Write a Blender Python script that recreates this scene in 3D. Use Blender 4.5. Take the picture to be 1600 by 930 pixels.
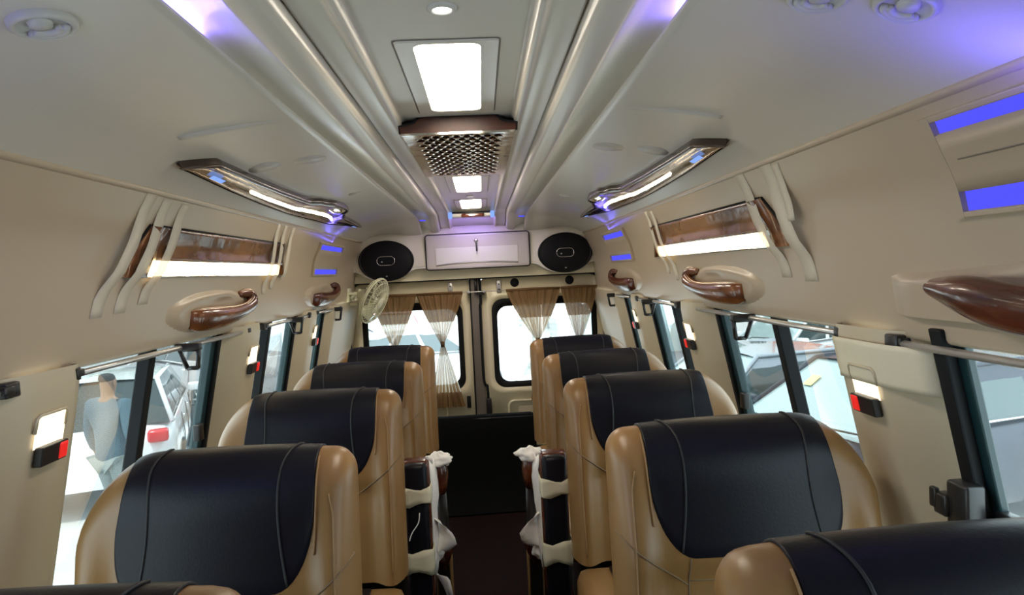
import bpy, bmesh, math, random
from mathutils import Vector, Matrix
random.seed(7)
PI = math.pi
sc = bpy.context.scene
for o in list(bpy.data.objects): bpy.data.objects.remove(o)
COL = sc.collection

# ------------------------------------------------------------------ camera
FPX = 1050.0
CAMP = Vector((.045, 0, 1.5))
yaw, pit, rol = math.radians(2.51), math.radians(2.31), math.radians(2.8)
f_ = Vector((math.sin(yaw)*math.cos(pit), math.cos(yaw)*math.cos(pit), -math.sin(pit)))
r0 = Vector((math.cos(yaw), -math.sin(yaw), 0)); u0 = r0.cross(f_)
up = u0*math.cos(rol) + r0*math.sin(rol); rt = r0*math.cos(rol) - u0*math.sin(rol)
cd = bpy.data.cameras.new('camera'); cam = bpy.data.objects.new('camera', cd); COL.objects.link(cam)
cd.sensor_width = 36; cd.lens = FPX/1600*36; cd.clip_start = .02; cd.clip_end = 300
cam.matrix_world = Matrix(((rt.x, up.x, -f_.x, CAMP.x), (rt.y, up.y, -f_.y, CAMP.y), (rt.z, up.z, -f_.z, CAMP.z), (0, 0, 0, 1)))
sc.camera = cam
# ------------------------------------------------------------------ world, sun, exposure
w = bpy.data.worlds.new('sky'); sc.world = w; w.use_nodes = True
bg = w.node_tree.nodes['Background']; bg.inputs[0].default_value = (.80, .93, 1, 1); bg.inputs[1].default_value = 4.2
sl = bpy.data.lights.new('sun', 'SUN'); sl.energy = 5.0; sl.angle = math.radians(3); sl.color = (1, .96, .88)
so = bpy.data.objects.new('sun', sl); COL.objects.link(so); so.rotation_euler = (math.radians(20), math.radians(-12), 0)
sc.view_settings.view_transform = 'Standard'; sc.view_settings.look = 'None'
sc.view_settings.exposure = 0.18; sc.view_settings.gamma = 1

# ------------------------------------------------------------------ materials
def mat(name, col, rough=.5, metal=0, coat=0, bump=None, var=None, emit=None, es=0, spec=.5, trans=0, sheen=0):
    m = bpy.data.materials.new(name); m.use_nodes = True; nt = m.node_tree; b = nt.nodes['Principled BSDF']
    b.inputs['Base Color'].default_value = (*col, 1); b.inputs['Roughness'].default_value = rough
    b.inputs['Metallic'].default_value = metal; b.inputs['Coat Weight'].default_value = coat
    b.inputs['Coat Roughness'].default_value = .05; b.inputs['Specular IOR Level'].default_value = spec
    if trans: b.inputs['Transmission Weight'].default_value = trans
    if emit: b.inputs['Emission Color'].default_value = (*emit, 1); b.inputs['Emission Strength'].default_value = es
    tc = nt.nodes.new('ShaderNodeTexCoord')
    if var:   # (scale, colour2, detail, stretch)
        n = nt.nodes.new('ShaderNodeTexNoise'); n.inputs['Scale'].default_value = var[0]; n.inputs['Detail'].default_value = var[2]
        mp = nt.nodes.new('ShaderNodeMapping'); mp.inputs['Scale'].default_value = var[3]
        nt.links.new(tc.outputs['Object'], mp.inputs[0]); nt.links.new(mp.outputs[0], n.inputs['Vector'])
        r = nt.nodes.new('ShaderNodeValToRGB'); r.color_ramp.elements[0].position = .35; r.color_ramp.elements[1].position = .65
        r.color_ramp.elements[0].color = (*col, 1); r.color_ramp.elements[1].color = (*var[1], 1)
        nt.links.new(n.outputs['Fac'], r.inputs[0]); nt.links.new(r.outputs[0], b.inputs['Base Color'])
    if bump:  # (scale, strength, distance)
        n = nt.nodes.new('ShaderNodeTexNoise'); n.inputs['Scale'].default_value = bump[0]; n.inputs['Detail'].default_value = 3
        nt.links.new(tc.outputs['Object'], n.inputs['Vector'])
        bn = nt.nodes.new('ShaderNodeBump'); bn.inputs['Strength'].default_value = bump[1]; bn.inputs['Distance'].default_value = bump[2]
        nt.links.new(n.outputs['Fac'], bn.inputs['Height']); nt.links.new(bn.outputs[0], b.inputs['Normal'])
        if coat: nt.links.new(bn.outputs[0], b.inputs['Coat Normal'])
    return m
def emis(name, col, s):
    m = bpy.data.materials.new(name); m.use_nodes = True; nt = m.node_tree; nt.nodes.clear()
    e = nt.nodes.new('ShaderNodeEmission'); e.inputs[0].default_value = (*col, 1); e.inputs[1].default_value = s
    nt.links.new(e.outputs[0], nt.nodes.new('ShaderNodeOutputMaterial').inputs[0]); return m
def glassmat(name, tint, haze, hazecol=(.8, .95, 1), gl=.6):
    m = bpy.data.materials.new(name); m.use_nodes = True; nt = m.node_tree; nt.nodes.clear(); N = nt.nodes.new; L = nt.links.new
    t = N('ShaderNodeBsdfTransparent'); t.inputs[0].default_value = (*tint, 1)
    tr = N('ShaderNodeBsdfTranslucent'); tr.inputs[0].default_value = (*hazecol, 1)
    m1 = N('ShaderNodeMixShader'); m1.inputs[0].default_value = haze; L(t.outputs[0], m1.inputs[1]); L(tr.outputs[0], m1.inputs[2])
    g = N('ShaderNodeBsdfGlossy'); g.inputs['Roughness'].default_value = .03
    fr = N('ShaderNodeFresnel'); fr.inputs[0].default_value = 1.45
    mu = N('ShaderNodeMath'); mu.operation = 'MULTIPLY'; mu.inputs[1].default_value = gl; L(fr.outputs[0], mu.inputs[0])
    m2 = N('ShaderNodeMixShader'); L(mu.outputs[0], m2.inputs[0]); L(m1.outputs[0], m2.inputs[1]); L(g.outputs[0], m2.inputs[2])
    L(m2.outputs[0], N('ShaderNodeOutputMaterial').inputs[0]); return m
def clothmat(name, col, stripe=None, alpha=.3, freq=16):
    m = bpy.data.materials.new(name); m.use_nodes = True; nt = m.node_tree; nt.nodes.clear(); N = nt.nodes.new; L = nt.links.new
    d = N('ShaderNodeBsdfDiffuse'); t = N('ShaderNodeBsdfTranslucent'); tp = N('ShaderNodeBsdfTransparent')
    d.inputs[0].default_value = (*col, 1); t.inputs[0].default_value = (*col, 1)
    if stripe:
        uv = N('ShaderNodeUVMap'); sp = N('ShaderNodeSeparateXYZ'); L(uv.outputs[0], sp.inputs[0])
        a = N('ShaderNodeMath'); a.operation = 'MULTIPLY'; a.inputs[1].default_value = freq; L(sp.outputs[0], a.inputs[0])
        s = N('ShaderNodeMath'); s.operation = 'FRACT'; L(a.outputs[0], s.inputs[0])
        r = N('ShaderNodeValToRGB'); r.color_ramp.interpolation = 'CONSTANT'; e = r.color_ramp.elements
        e[0].position = 0; e[0].color = (*col, 1); e[1].position = .72; e[1].color = (*stripe, 1)
        L(s.outputs[0], r.inputs[0]); L(r.outputs[0], d.inputs[0]); L(r.outputs[0], t.inputs[0])
    m1 = N('ShaderNodeMixShader'); m1.inputs[0].default_value = .55; L(d.outputs[0], m1.inputs[1]); L(t.outputs[0], m1.inputs[2])
    m2 = N('ShaderNodeMixShader'); m2.inputs[0].default_value = alpha; L(m1.outputs[0], m2.inputs[1]); L(tp.outputs[0], m2.inputs[2])
    L(m2.outputs[0], N('ShaderNodeOutputMaterial').inputs[0]); return m

M = {}
M['ceil'] = mat('ceiling_plastic', (.67, .62, .53), .26, bump=(3, .05, .02))
M['side'] = mat('satin_plastic', (.67, .625, .54), .27, bump=(2.5, .06, .02))
M['fascia'] = mat('fascia_plastic', (.43, .345, .245), .28, bump=(2.5, .06, .02))
M['cream'] = mat('cream_painted_metal', (.74, .66, .46), .35, bump=(6, .05, .01))
M['pillar'] = mat('pillar_plastic', (.50, .425, .295), .38, bump=(8, .08, .01))
M['white'] = mat('white_plastic', (.60, .58, .53), .35)
M['fan'] = mat('ivory_plastic', (.74, .72, .50), .35)
M['tan'] = mat('tan_leather', (.24, .125, .04), .40, bump=(160, .12, .002), var=(5, (.205, .105, .033), 3, (1, 1, 1)))
M['tanline'] = mat('tan_thread', (.27, .15, .06), .6)
M['tanseam'] = mat('tan_seam_groove', (.16, .10, .05), .7)
M['dark'] = mat('charcoal_leather', (.005, .005, .009), .38, bump=(170, .15, .002), spec=.20)
M['darkseam'] = mat('black_seam', (.006, .006, .008), .6)
M['black'] = mat('black_rubber', (.007, .008, .009), .6, spec=.2)
M['gloss'] = mat('gloss_black', (.003, .003, .004), .45, spec=.25)
M['blackp'] = mat('black_plastic', (.015, .014, .014), .35)
M['blackcloth'] = mat('black_upholstery', (.003, .003, .003), .9, bump=(90, .2, .002), spec=.05)
M['carpet'] = mat('black_red_carpet', (.003, .0015, .0015), .95, var=(40, (.010, .001, .001), 4, (1, 1, 1)), spec=.1)
M['chrome'] = mat('chrome', (.82, .80, .77), .07, metal=1)
M['chromew'] = mat('smoked_chrome', (.42, .33, .25), .10, metal=1, bump=(5, .25, .01))
M['wood'] = mat('glossy_walnut', (.06, .017, .006), .22, coat=.5, spec=.35, var=(9, (.22, .075, .022), 6, (1, .35, 2.2)), bump=(6, .05, .01))
M['woodr'] = mat('glossy_red_wood', (.04, .009, .004), .25, coat=.4, spec=.35, var=(14, (.11, .025, .009), 5, (1, .3, 2)))
M['hatch'] = mat('hatch_plastic', (.46, .42, .38), .35)
M['edge'] = mat('dark_walnut_edge', (.022, .009, .005), .22, coat=.5)
M['burl'] = mat('wavy_burl_veneer', (.045, .014, .006), .2, coat=.25, var=(4, (.30, .13, .04), 5, (1, .5, 2.0)), bump=(3.5, .5, .03))
M['greyal'] = mat('aluminium', (.55, .53, .50), .3, metal=.7)
M['grey'] = mat('grey_metal_post', (.20, .17, .14), .45, metal=.3)
M['teal'] = mat('dark_teal_frame', (.010, .035, .040), .35)
M['red'] = mat('red_plastic', (.8, .02, .02), .3, emit=(1, .03, .02), es=.35)
M['paper'] = mat('white_tissue_paper', (.85, .82, .80), .8, bump=(30, .5, .01))
M['tape'] = mat('masking_tape', (.74, .67, .54), .5, bump=(30, .2, .004)); M['tape'].node_tree.nodes['Principled BSDF'].inputs['Alpha'].default_value = .62
M['tapep'] = mat('masking_tape_cream', (.66, .60, .44), .6, bump=(30, .3, .004))
M['led'] = emis('led_diffuser_white', (1, .90, .74), 26)
M['ledspot'] = emis('led_spot_white', (1, .95, .88), 12)
M['glow'] = emis('warm_glow', (1, .82, .52), 7)
M['strip'] = emis('strip_light', (1, .90, .72), 22)
M['blue'] = emis('blue_led', (.09, .09, 1), .95)
M['bluel'] = emis('pale_blue_led', (.25, .42, 1), .95)
M['bluec'] = emis('cove_blue_led', (.20, .16, 1), 26)
M['lampw'] = emis('pillar_lamp_glow', (1, .86, .62), 1.6)
M['glass'] = glassmat('side_window_glass', (.88, .97, .97), .035)
M['glassr'] = glassmat('rear_window_glass', (.92, .97, .97), .12)
M['band'] = clothmat('brown_curtain_band', (.30, .175, .08), alpha=.03)
M['sheer'] = clothmat('striped_sheer_curtain', (.48, .32, .17), stripe=(.95, .92, .82), alpha=.15, freq=8)

# ------------------------------------------------------------------ mesh helpers
class MB:
    def __init__(s): s.v = []; s.f = []; s.uv = None
    def add(s, vs, fs):
        b = len(s.v); s.v += [Vector(p) for p in vs]; s.f += [tuple(i+b for i in f) for f in fs]; return s
    def grid(s, rows, close=False, flip=False):
        n = len(rows[0]); b = len(s.v)
        for r in rows: s.v += [Vector(p) for p in r]
        for i in range(len(rows)-1):
            for j in range(n if close else n-1):
                a, c = b+i*n+j, b+i*n+(j+1) % n; d, e = a+n, c+n
                s.f.append((a, d, e, c) if flip else (a, c, e, d))
        return s
    def cap(s, loop):
        b = len(s.v); s.v += [Vector(p) for p in loop]; s.f.append(tuple(range(b, b+len(loop)))); return s
    def box(s, x0, x1, y0, y1, z0, z1, mtx=None):
        vs = [Vector((x, y, z)) for z in (z0, z1) for y in (y0, y1) for x in (x0, x1)]
        if mtx: vs = [mtx @ v for v in vs]
        return s.add(vs, [(0, 2, 3, 1), (4, 5, 7, 6), (0, 1, 5, 4), (2, 6, 7, 3), (0, 4, 6, 2), (1, 3, 7, 5)])
    def tube(s, pts, r, n=8, cap=True):
        pts = [Vector(p) for p in pts]; rr = r if isinstance(r, (list, tuple)) else [r]*len(pts); rows = []
        prev = None
        for i, p in enumerate(pts):
            t = (pts[min(i+1, len(pts)-1)] - pts[max(i-1, 0)]).normalized()
            if prev is None:
                a = Vector((0, 0, 1)) if abs(t.z) < .9 else Vector((1, 0, 0)); e1 = t.cross(a).normalized()
            else:
                e1 = (prev - t*prev.dot(t)).normalized()
            prev = e1; e2 = t.cross(e1)
            rows.append([p + (e1*math.cos(2*PI*k/n) + e2*math.sin(2*PI*k/n))*rr[i] for k in range(n)])
        s.grid(rows, close=True)
        if cap: s.cap(rows[0][::-1]); s.cap(rows[-1])
        return s
    def lathe(s, prof, n=24, mtx=None):   # prof (r, h) about local z
        rows = [[Vector((r*math.cos(2*PI*k/n), r*math.sin(2*PI*k/n), h)) for k in range(n)] for r, h in prof]
        if mtx: rows = [[mtx @ p for p in r] for r in rows]
        return s.grid(rows, close=True)
    def build(s, name, m, parent=None, smooth=True, bevel=0, merge=True, solid=0, sub=0):
        me = bpy.data.meshes.new(name); bm = bmesh.new()
        vs = [bm.verts.new(p) for p in s.v]
        for f in s.f:
            if len(set(f)) < 3: continue
            try: fc = bm.faces.new([vs[i] for i in f])
            except ValueError: continue
            fc.smooth = smooth
        if s.uv:
            ly = bm.loops.layers.uv.new('UVMap'); bm.verts.index_update()
            for fc in bm.faces:
                for l in fc.loops: l[ly].uv = s.uv[l.vert.index]
        if merge: bmesh.ops.remove_doubles(bm, verts=bm.verts, dist=1e-5)
        if not s.uv: bmesh.ops.recalc_face_normals(bm, faces=bm.faces)
        bm.to_mesh(me); bm.free(); me.materials.append(M[m] if isinstance(m, str) else m)
        o = bpy.data.objects.new(name, me); COL.objects.link(o)
        if parent: o.parent = parent
        if parent and parent.type == 'EMPTY' or parent:
            w_ = parent; off = Vector((0, 0, 0))
            while w_: off += w_.location; w_ = w_.parent
            o.location = -off if not getattr(s, 'local', False) else (0, 0, 0)
        if bevel:
            b = o.modifiers.new('b', 'BEVEL'); b.width = bevel; b.segments = 2; b.limit_method = 'ANGLE'
        if solid:
            b = o.modifiers.new('s', 'SOLIDIFY'); b.thickness = solid; b.offset = 0
        if sub:
            b = o.modifiers.new('u', 'SUBSURF'); b.levels = sub; b.render_levels = sub
        return o
def tag(o, label=None, cat=None, group=None, kind=None):
    for k, v in (('label', label), ('category', cat), ('group', group), ('kind', kind)):
        if v: o[k] = v
    return o
def thing(name, loc, label, cat, group=None):
    o = bpy.data.objects.new(name, None); COL.objects.link(o); o.location = loc; o.empty_display_size = .1
    return tag(o, label, cat, group)
def struct(name, label=None):
    o = bpy.data.objects.new(name, None); COL.objects.link(o); return tag(o, label, None, None, 'structure')
def lm(): m_ = MB(); m_.local = True; return m_
def rrect(x0, x1, z0, z1, r, n=6):
    pts = []
    for cx, cz, a0 in ((x1-r, z1-r, 0), (x0+r, z1-r, 90), (x0+r, z0+r, 180), (x1-r, z0+r, 270)):
        for k in range(n+1):
            a = math.radians(a0 + 90*k/n); pts.append((cx+r*math.cos(a), cz+r*math.sin(a)))
    return pts
def sstep(a, b, x):
    t = max(0, min(1, (x-a)/(b-a))); return t*t*(3-2*t)
def catmull(P, n=8):
    out = []; P = [Vector(p) for p in P]; Q = [2*P[0]-P[1]] + P + [2*P[-1]-P[-2]]
    for i in range(1, len(Q)-2):
        for k in range(n):
            t = k/n; a, b, c, d = Q[i-1:i+3]
            out.append(.5*((2*b)+(c-a)*t+(2*a-5*b+4*c-d)*t*t+(3*b-a-3*c+d)*t**3))
    out.append(P[-1]); return out

# cabin section: x as a function of z on the fascia, z as a function of x on the roof sides
FAS = catmull([(.82, 0, 1.765), (.855, 0, 1.685), (.89, 0, 1.60), (.915, 0, 1.46), (.935, 0, 1.325)], 6)
ROOF = catmull([(.383, 0, 1.895), (.48, 0, 1.882), (.60, 0, 1.860), (.69, 0, 1.832), (.76, 0, 1.80), (.82, 0, 1.765)], 6)
def lin(pts, v, a, b):
    for p, q in zip(pts, pts[1:]):
        if (p[a]-v)*(q[a]-v) <= 0 and p[a] != q[a]:
            t = (v-p[a])/(q[a]-p[a]); return p[b]+t*(q[b]-p[b]), (q-p).normalized()
    return (pts[-1][b], (pts[-1]-pts[-2]).normalized()) if abs(v-pts[-1][a]) < abs(v-pts[0][a]) else (pts[0][b], (pts[1]-pts[0]).normalized())
def WP(side, y, z, off=0):           # fascia point, off towards the cabin
    x, t = lin(FAS, z, 2, 0); n = Vector((-abs(t.z), 0, -abs(t.x)))
    p = Vector((x, y, z)) + n*off; return Vector((p.x*side, p.y, p.z))
def RP(side, y, x, off=0):           # roof side panel point
    z, t = lin(ROOF, x, 0, 2); n = Vector((-abs(t.z), 0, -abs(t.x)))
    p = Vector((x, y, z)) + n*off; return Vector((p.x*side, p.y, p.z))
def LW(side, y, z, off=0):           # leaning window wall
    x = .94 + (1.325-z)*.205; return Vector(((x-off)*side, y, z))

Y0, YE = -1.3, 5.2
# ------------------------------------------------------------------ ceiling
ce = struct('ceiling', 'cream moulded van roof lining')
prof = [(0, 1.95), (.15, 1.95), (.156, 1.948), (.160, 1.942), (.163, 1.933), (.168, 1.930), (.176, 1.932), (.182, 1.938), (.19, 1.938), (.236, 1.935), (.239, 1.931), (.240, 1.945), (.244, 1.945), (.246, 1.915), (.252, 1.908), (.262, 1.905),
        (.298, 1.903), (.306, 1.905), (.314, 1.912), (.33, 1.925), (.35, 1.937), (.375, 1.944), (.41, 1.946), (.44, 1.93)]
def zdrop(y): return -.10*sstep(4.72, 5.12, y)
ys = [Y0 + i*.25 for i in range(int((4.5-Y0)/.25)+1)] + [4.6, 4.7, 4.76, 4.82, 4.88, 4.94, 5.0, 5.06, 5.12, 5.2]
for side, nm in ((0, 'centre_channel'), (1, 'cove'), (-1, 'cove')):
    if side == 0: ps = [(-x, z) for x, z in prof[8:0:-1]] + prof[:9]
    else: ps = [(x*side, z) for x, z in prof[8:]]
    MB().grid([[(x, y, z+zdrop(y)) for x, z in ps] for y in ys]).build(nm, 'ceil', ce)
for side in (1, -1):
    base = [(p.x, p.z) for p in ROOF]
    ps = [(.43, 1.915), (.385, 1.905), (.379, 1.900)] + base
    MB().grid([[(x*side, y, z + zdrop(y)*(1-sstep(.4, .82, x))) for x, z in ps] for y in ys]).build('side_panel', 'side', ce)
MB().box(-1.1, 1.1, Y0, 5.3, 1.97, 2.0).build('roof_skin', 'white', ce)

# ------------------------------------------------------------------ side walls, floor
WINS = [(-1.0, 1.29), (1.63, 2.58), (2.93, 3.62), (3.93, 4.26)]
ZS = .62
for side, nm in ((-1, 'wall_left'), (1, 'wall_right')):
    wl = struct(nm, 'cream fascia and lining along the %s side' % ('left' if side < 0 else 'right'))
    ps = [(p.x, p.z) for p in FAS]
    # soft roll under the fascia edge
    ps += [(.938, 1.318), (.944, 1.314), (.955, 1.318), (1.03, 1.34), (1.06, 1.40)]
    MB().grid([[(x*side, y, z) for x, z in ps] for y in [Y0+i*.25 for i in range(26)]+[5.2]]).build('fascia', 'fascia', wl)
    # soft raised bead along the crease
    MB().tube([WP(side, y, 1.758, -.006) for y in [Y0+i*.3 for i in range(22)]], .011, 8).build('crease_bead', 'fascia', wl)
    MB().grid([[LW(side, Y0, ZS, -.05), LW(side, 5.3, ZS, -.05)], [LW(side, Y0, ZS, 0.02), LW(side, 5.3, ZS, 0.02)], [Vector((1.08*side, Y0, .02)), Vector((1.08*side, 5.3, .02))]]).build('lower_lining', 'pillar', wl)
    segs = [(WINS[i][1], WINS[i+1][0]) for i in range(3)] + [(WINS[3][1], 5.3)]
    for a, b in segs:
        # section through the pillar seen from above: (y, offset into the cabin)
        k = .13 if b-a < .6 else .10
        sec = [(a-.002, -.045), (a, -.042), (a+.015, -.038), (a+.05, -.012), (a+.10, .012), (a+k+.02, .032), (a+k+.05, .037), (b-.03, .038), (b-.006, .034), (b, .02), (b+.001, -.036)]
        if b > 5: sec = sec[:8] + [(5.3, .038)]
        zz = [ZS-.05, .7, .9, 1.1, 1.25, 1.29, 1.33]
        MB().grid([[LW(side, y, z, o*(1.0 if z < 1.28 else 1 - .3*(z-1.28)/.05)) for y, o in sec] for z in zz]).build('pillar', 'pillar', wl)
MB().box(-1.1, 1.1, Y0, 5.3, -.05, 0).build('floor', 'carpet', smooth=False)
wf = struct('wall_front_added', 'unseen added light partition behind the camera')
MB().box(-1.12, 1.12, Y0-.04, Y0, 0, 1.97)  .build('blocker', 'grey', wf, smooth=False)  # unseen solid panel added to keep front daylight off the seats
fl = bpy.data.objects['floor']; tag(fl, 'black carpeted aisle floor with a faint red fleck', None, None, 'structure')
n = 0
for side in (-1, 1):
    for i, (a, b) in enumerate(WINS):
        n += 1
        wd = struct('window_%d' % n, 'tall side window with dark rubber seal on the %s' % ('left' if side < 0 else 'right'))
        MB().grid([[LW(side, a-.02, z, -.035), LW(side, b+.02, z, -.035)] for z in (ZS-.03, 1.36)]).build('pane', 'glass', wd, smooth=False)
        def bar(y0, y1, name, m, o0=-.045, o1=.0, z0=ZS-.03, z1=1.345):
            bb = MB(); vs = []
            for z in (z0, z1):
                for y in (y0, y1):
                    for o in (o0, o1): vs.append(LW(side, y, z, o))
            bb.add(vs, [(0, 1, 3, 2), (4, 6, 7, 5), (0, 4, 5, 1), (2, 3, 7, 6), (0, 2, 6, 4), (1, 5, 7, 3)])
            return bb.build(name, m, wd, bevel=.004, smooth=False)
        if i == 0:
            bar(b-.035, b+.002, 'seal', 'black', -.014, .014); bar(b-.058, b-.025, 'sash', 'teal', -.03, -.010)
        else:
            bar(b-.022, b+.004, 'seal', 'black', -.03, .0); bar(b-.055, b-.022, 'sash', 'teal', -.045, -.012)
        if i in (1, 2):
            d = a + (.42 if i == 1 else .24); bar(d-.019, d+.019, 'divider', 'black', -.04, .0)
        if i == 1 or i == 0:
            MB().box(-.012, .012, b-.09, b-.05, 0, .06, Matrix.Translation(LW(side, 0, .93, -.005))).build('catch', 'blackp', wd, bevel=.003)
# door behind the near window carries a bulky latch on the right
lt = thing('window_latch', LW(1, 1.27, .93, .03), 'black plastic latch on the seal of the nearest right window', 'latch')
T = Matrix.Translation(LW(1, 1.265, .985, .035))
MB().box(-.02, .02, -.030, .030, -.055, .055, T).build('latch_body', 'blackp', lt, bevel=.006)
MB().box(-.028, .0, .02, .058, -.022, .022, T).build('latch_tongue', 'blackp', lt, bevel=.005)
MB().box(-.03, -.018, .048, .068, -.012, .03, T).build('latch_tab', 'blackp', lt, bevel=.004)

# ------------------------------------------------------------------ seats
def arc_surface(x, s, T=.15, zl=.50, zt=1.12, w=.31):
    rin, rio, zin, zio = .05, .17, .05, .21
    dr = 0
    if x > w-rin: dr = zin*(1-math.sqrt(max(0, 1-((x-(w-rin))/rin)**2)))
    if x < -(w-rio): dr = zio*(1-math.sqrt(max(0, 1-((-x-(w-rio))/rio)**2)))
    top = zt - dr + .012*(1-(x/w)**2) - .006
    re = .045; k = 1
    if abs(x) > w-re: k = math.sqrt(max(0, 1-((abs(x)-(w-re))/re)**2))
    R = max(T*.5*k, .0005)
    L1 = top - R - zl
    if s < L1: y, z = -R, zl+s
    elif s < L1+PI*R: a = (s-L1)/R; y, z = -R*math.cos(a), zl+L1+R*math.sin(a)
    else: y, z = R, zl+L1-(s-L1-PI*R)
    if s < L1 + .5*PI*R:
        h = zt - z; b = sstep(.205, .26, abs(x))*(1-sstep(.275, .31, abs(x)))
        y -= .022*b*sstep(.05, .30, h) - 0
        y -= .012*(1-(x/w)**2)*sstep(.02, .12, h)*(1-sstep(.27, .33, h))
        y += .014*(1-sstep(.20, .26, abs(x)))*sstep(.28, .34, h)
    y -= (zt - z)*.11
    return y, z, L1, R
def SP(m, x, s, off=0, **k):
    y, z, L1, R = arc_surface(x, s, **k)
    if off:
        e = .004; y1, z1, _, _ = arc_surface(x, s+e, **k); y2, z2, _, _ = arc_surface(x-e, s, **k); y3, z3, _, _ = arc_surface(x+e, s, **k)
        n = Vector((0, y1-y, z1-z)).cross(Vector((2*e, y3-y2, z3-z2)))
        if n.length > 1e-9:
            n.normalize()
            if s < L1 and n.y > 0: n = -n
            if s >= L1 and n.z < 0 and s < L1+PI*R: n = -n
            p = Vector((x, y, z)) + n*off; return Vector((p.x*m, p.y, p.z))
    return Vector((x*m, y, z))
def zs(x, z): return z-.50
def make_seat(m, label, group):
    root = thing('passenger_seat', (0, 0, 0), label, 'seat', group)
    xs = [-.31*math.cos(PI*i/44) for i in range(45)]
    b = lm(); rows = []
    for x in xs:
        y, z, L1, R = arc_surface(x, 0); tot = 2*L1+PI*R
        ss = [L1*i/22 for i in range(23)] + [L1+PI*R*i/10 for i in range(1, 11)] + [L1+PI*R+L1*i/8 for i in range(1, 9)]
        rows.append([SP(m, x, s) for s in ss])
    b.grid(rows); b.build('backrest', 'tan', root)
    # dark leather panel, wraps over the top
    def edge(u):
        return -.232+.452*u
    p = lm(); rows = []
    for i in range(37):
        u = .5-.5*math.cos(PI*i/36); x = edge(u); xc = -.006; hw = .226; rc = .085
        d = abs(x-xc)-(hw-rc); zb = .845 + (.16*(1-math.sqrt(max(0, 1-(d/rc)**2))) if d > 0 else 0)
        y, z, L1, R = arc_surface(x, 0); s0 = zb-.50; s1 = L1+PI*R+.05
        row = []
        for j in range(31):
            s = s0+(s1-s0)*j/30; t = sstep(.78, 1.1, .5+s)
            xx = x + (.050*t if x < xc else .012*t)*min(1, abs(x-xc)/hw)
            o = .0045 if 0 < i < 36 and 0 < j else .0005
            row.append(SP(m, xx, s, o))
        rows.append(row)
    p.grid(rows); hp = p.build('headrest_panel', 'dark', root); hp['label'] = 'charcoal leather panel over the head of the seat'
    # two vertical seams on the panel
    for xv, b0 in ((-.150, .006), (.168, -.004)):
        pts = []
        y, z, L1, R = arc_surface(xv, 0)
        for j in range(26):
            s = .36+(L1+PI*R*.6-.36)*j/25; t = j/25
            pts.append(SP(m, xv + b0*4*math.sin(PI*t) + (.03 if xv < 0 else .015)*sstep(.7, 1, t), s, .0055))
        q = lm(); q.tube(pts, .0028, 5); q.build('panel_seam', 'darkseam', hp)
    # seams on the tan cover
    def seam(pts2, nm, mt, r, off):
        out = []
        for (xa, za), (xb, zb) in zip(pts2, pts2[1:]):
            for k in range(8): t = k/8; out.append(SP(m, xa+(xb-xa)*t, za+(zb-za)*t-.50, off))
        out.append(SP(m, pts2[-1][0], pts2[-1][1]-.50, off)); q = lm(); q.tube(out, r, 5); return q.build(nm, mt, root)
    seam([(.272, .53), (.274, .8), (.270, 1.0), (.262, 1.04)], 'stitching', 'tanline', .0018, .001)
    seam([(.150, .845), (.156, .70), (.15, .53)], 'seam', 'tanseam', .0022, .0005)
    seam([(-.16, .845), (-.166, .70), (-.16, .53)], 'seam', 'tanseam', .0022, .0005)
    seam([(-.163, .79), (0, .785), (.153, .79)], 'seam', 'tanseam', .0022, .0005)
    seam([(.155, .78), (.22, .83), (.305, .90)], 'seam', 'tanseam', .0022, .0005)
    seam([(-.163, .78), (-.23, .83), (-.30, .88)], 'seam', 'tanseam', .0022, .0005)
    # edging beside the dark panel
    out = []
    for j in range(30):
        s = .42+(.62-.42)*j/29; t = sstep(.78, 1.1, .5+s); out.append(SP(m, .224+.012*t, s, .003))
    q = lm(); q.tube(out, .002, 5); q.build('stitching', 'tanline', root)
    # cushion, side shells, base
    def rbox(name, x0, x1, y0, y1, z0, z1, mt, bv):
        q = lm(); q.box(min(x0*m, x1*m), max(x0*m, x1*m), y0, y1, z0, z1); return q.build(name, mt, root, bevel=bv)
    rbox('cushion', -.31, .31, -.62, -.12, .34, .49, 'tan', .04)
    rbox('cushion_insert', -.20, .20, -.60, -.16, .485, .497, 'dark', .004)
    rbox('base', -.24, .24, -.5, -.1, 0.06, .34, 'blackp', .02)
    for xx in (-.2, .2): rbox('leg', xx-.03, xx+.03, -.52, .0, 0, .06, 'blackp', .01)
    return root
def dup(root, loc, label):
    r = root.copy(); COL.objects.link(r); r.location = loc; r['label'] = label
    for ch in list(root.children):
        c = ch.copy(); COL.objects.link(c); c.parent = r
        for g in ch.children:
            d = g.copy(); COL.objects.link(d); d.parent = c
    return r
seatL = make_seat(1, 'tan and charcoal seat whose top edge just shows at the bottom left corner', 'seats along the left windows')
seatR = make_seat(-1, 'nearest right seat, cut off at the bottom right corner, bluish sheen on its dark panel', 'seats along the right windows')
seatL.location = (-.562, .80, .02); seatR.location = (.625, .80, .025)
leftl = ['large left tan seat with bluish charcoal head panel, second from the front', 'third left seat from the front, beside the taped black armrest',
         'fourth left seat, half hidden behind the third', 'rearmost left seat in front of the fan and curtains']
rightl = ['large right tan seat with black head panel, second from the front', 'third right seat from the front, beside the taped right armrest',
          'fourth right seat, second from the rear doors', 'rearmost right seat, in front of the right rear door curtains']
seats = {}
for i, (yl, yr) in enumerate(((1.50, 1.55), (2.32, 2.37), (3.14, 3.19), (3.96, 4.05))):
    dz = (.01, -.005, -.02, -.035)[i]
    seats['L', i] = dup(seatL, (-.562, yl, dz), leftl[i]); seats['R', i] = dup(seatR, (.624, yr, dz-.008), rightl[i])
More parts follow.
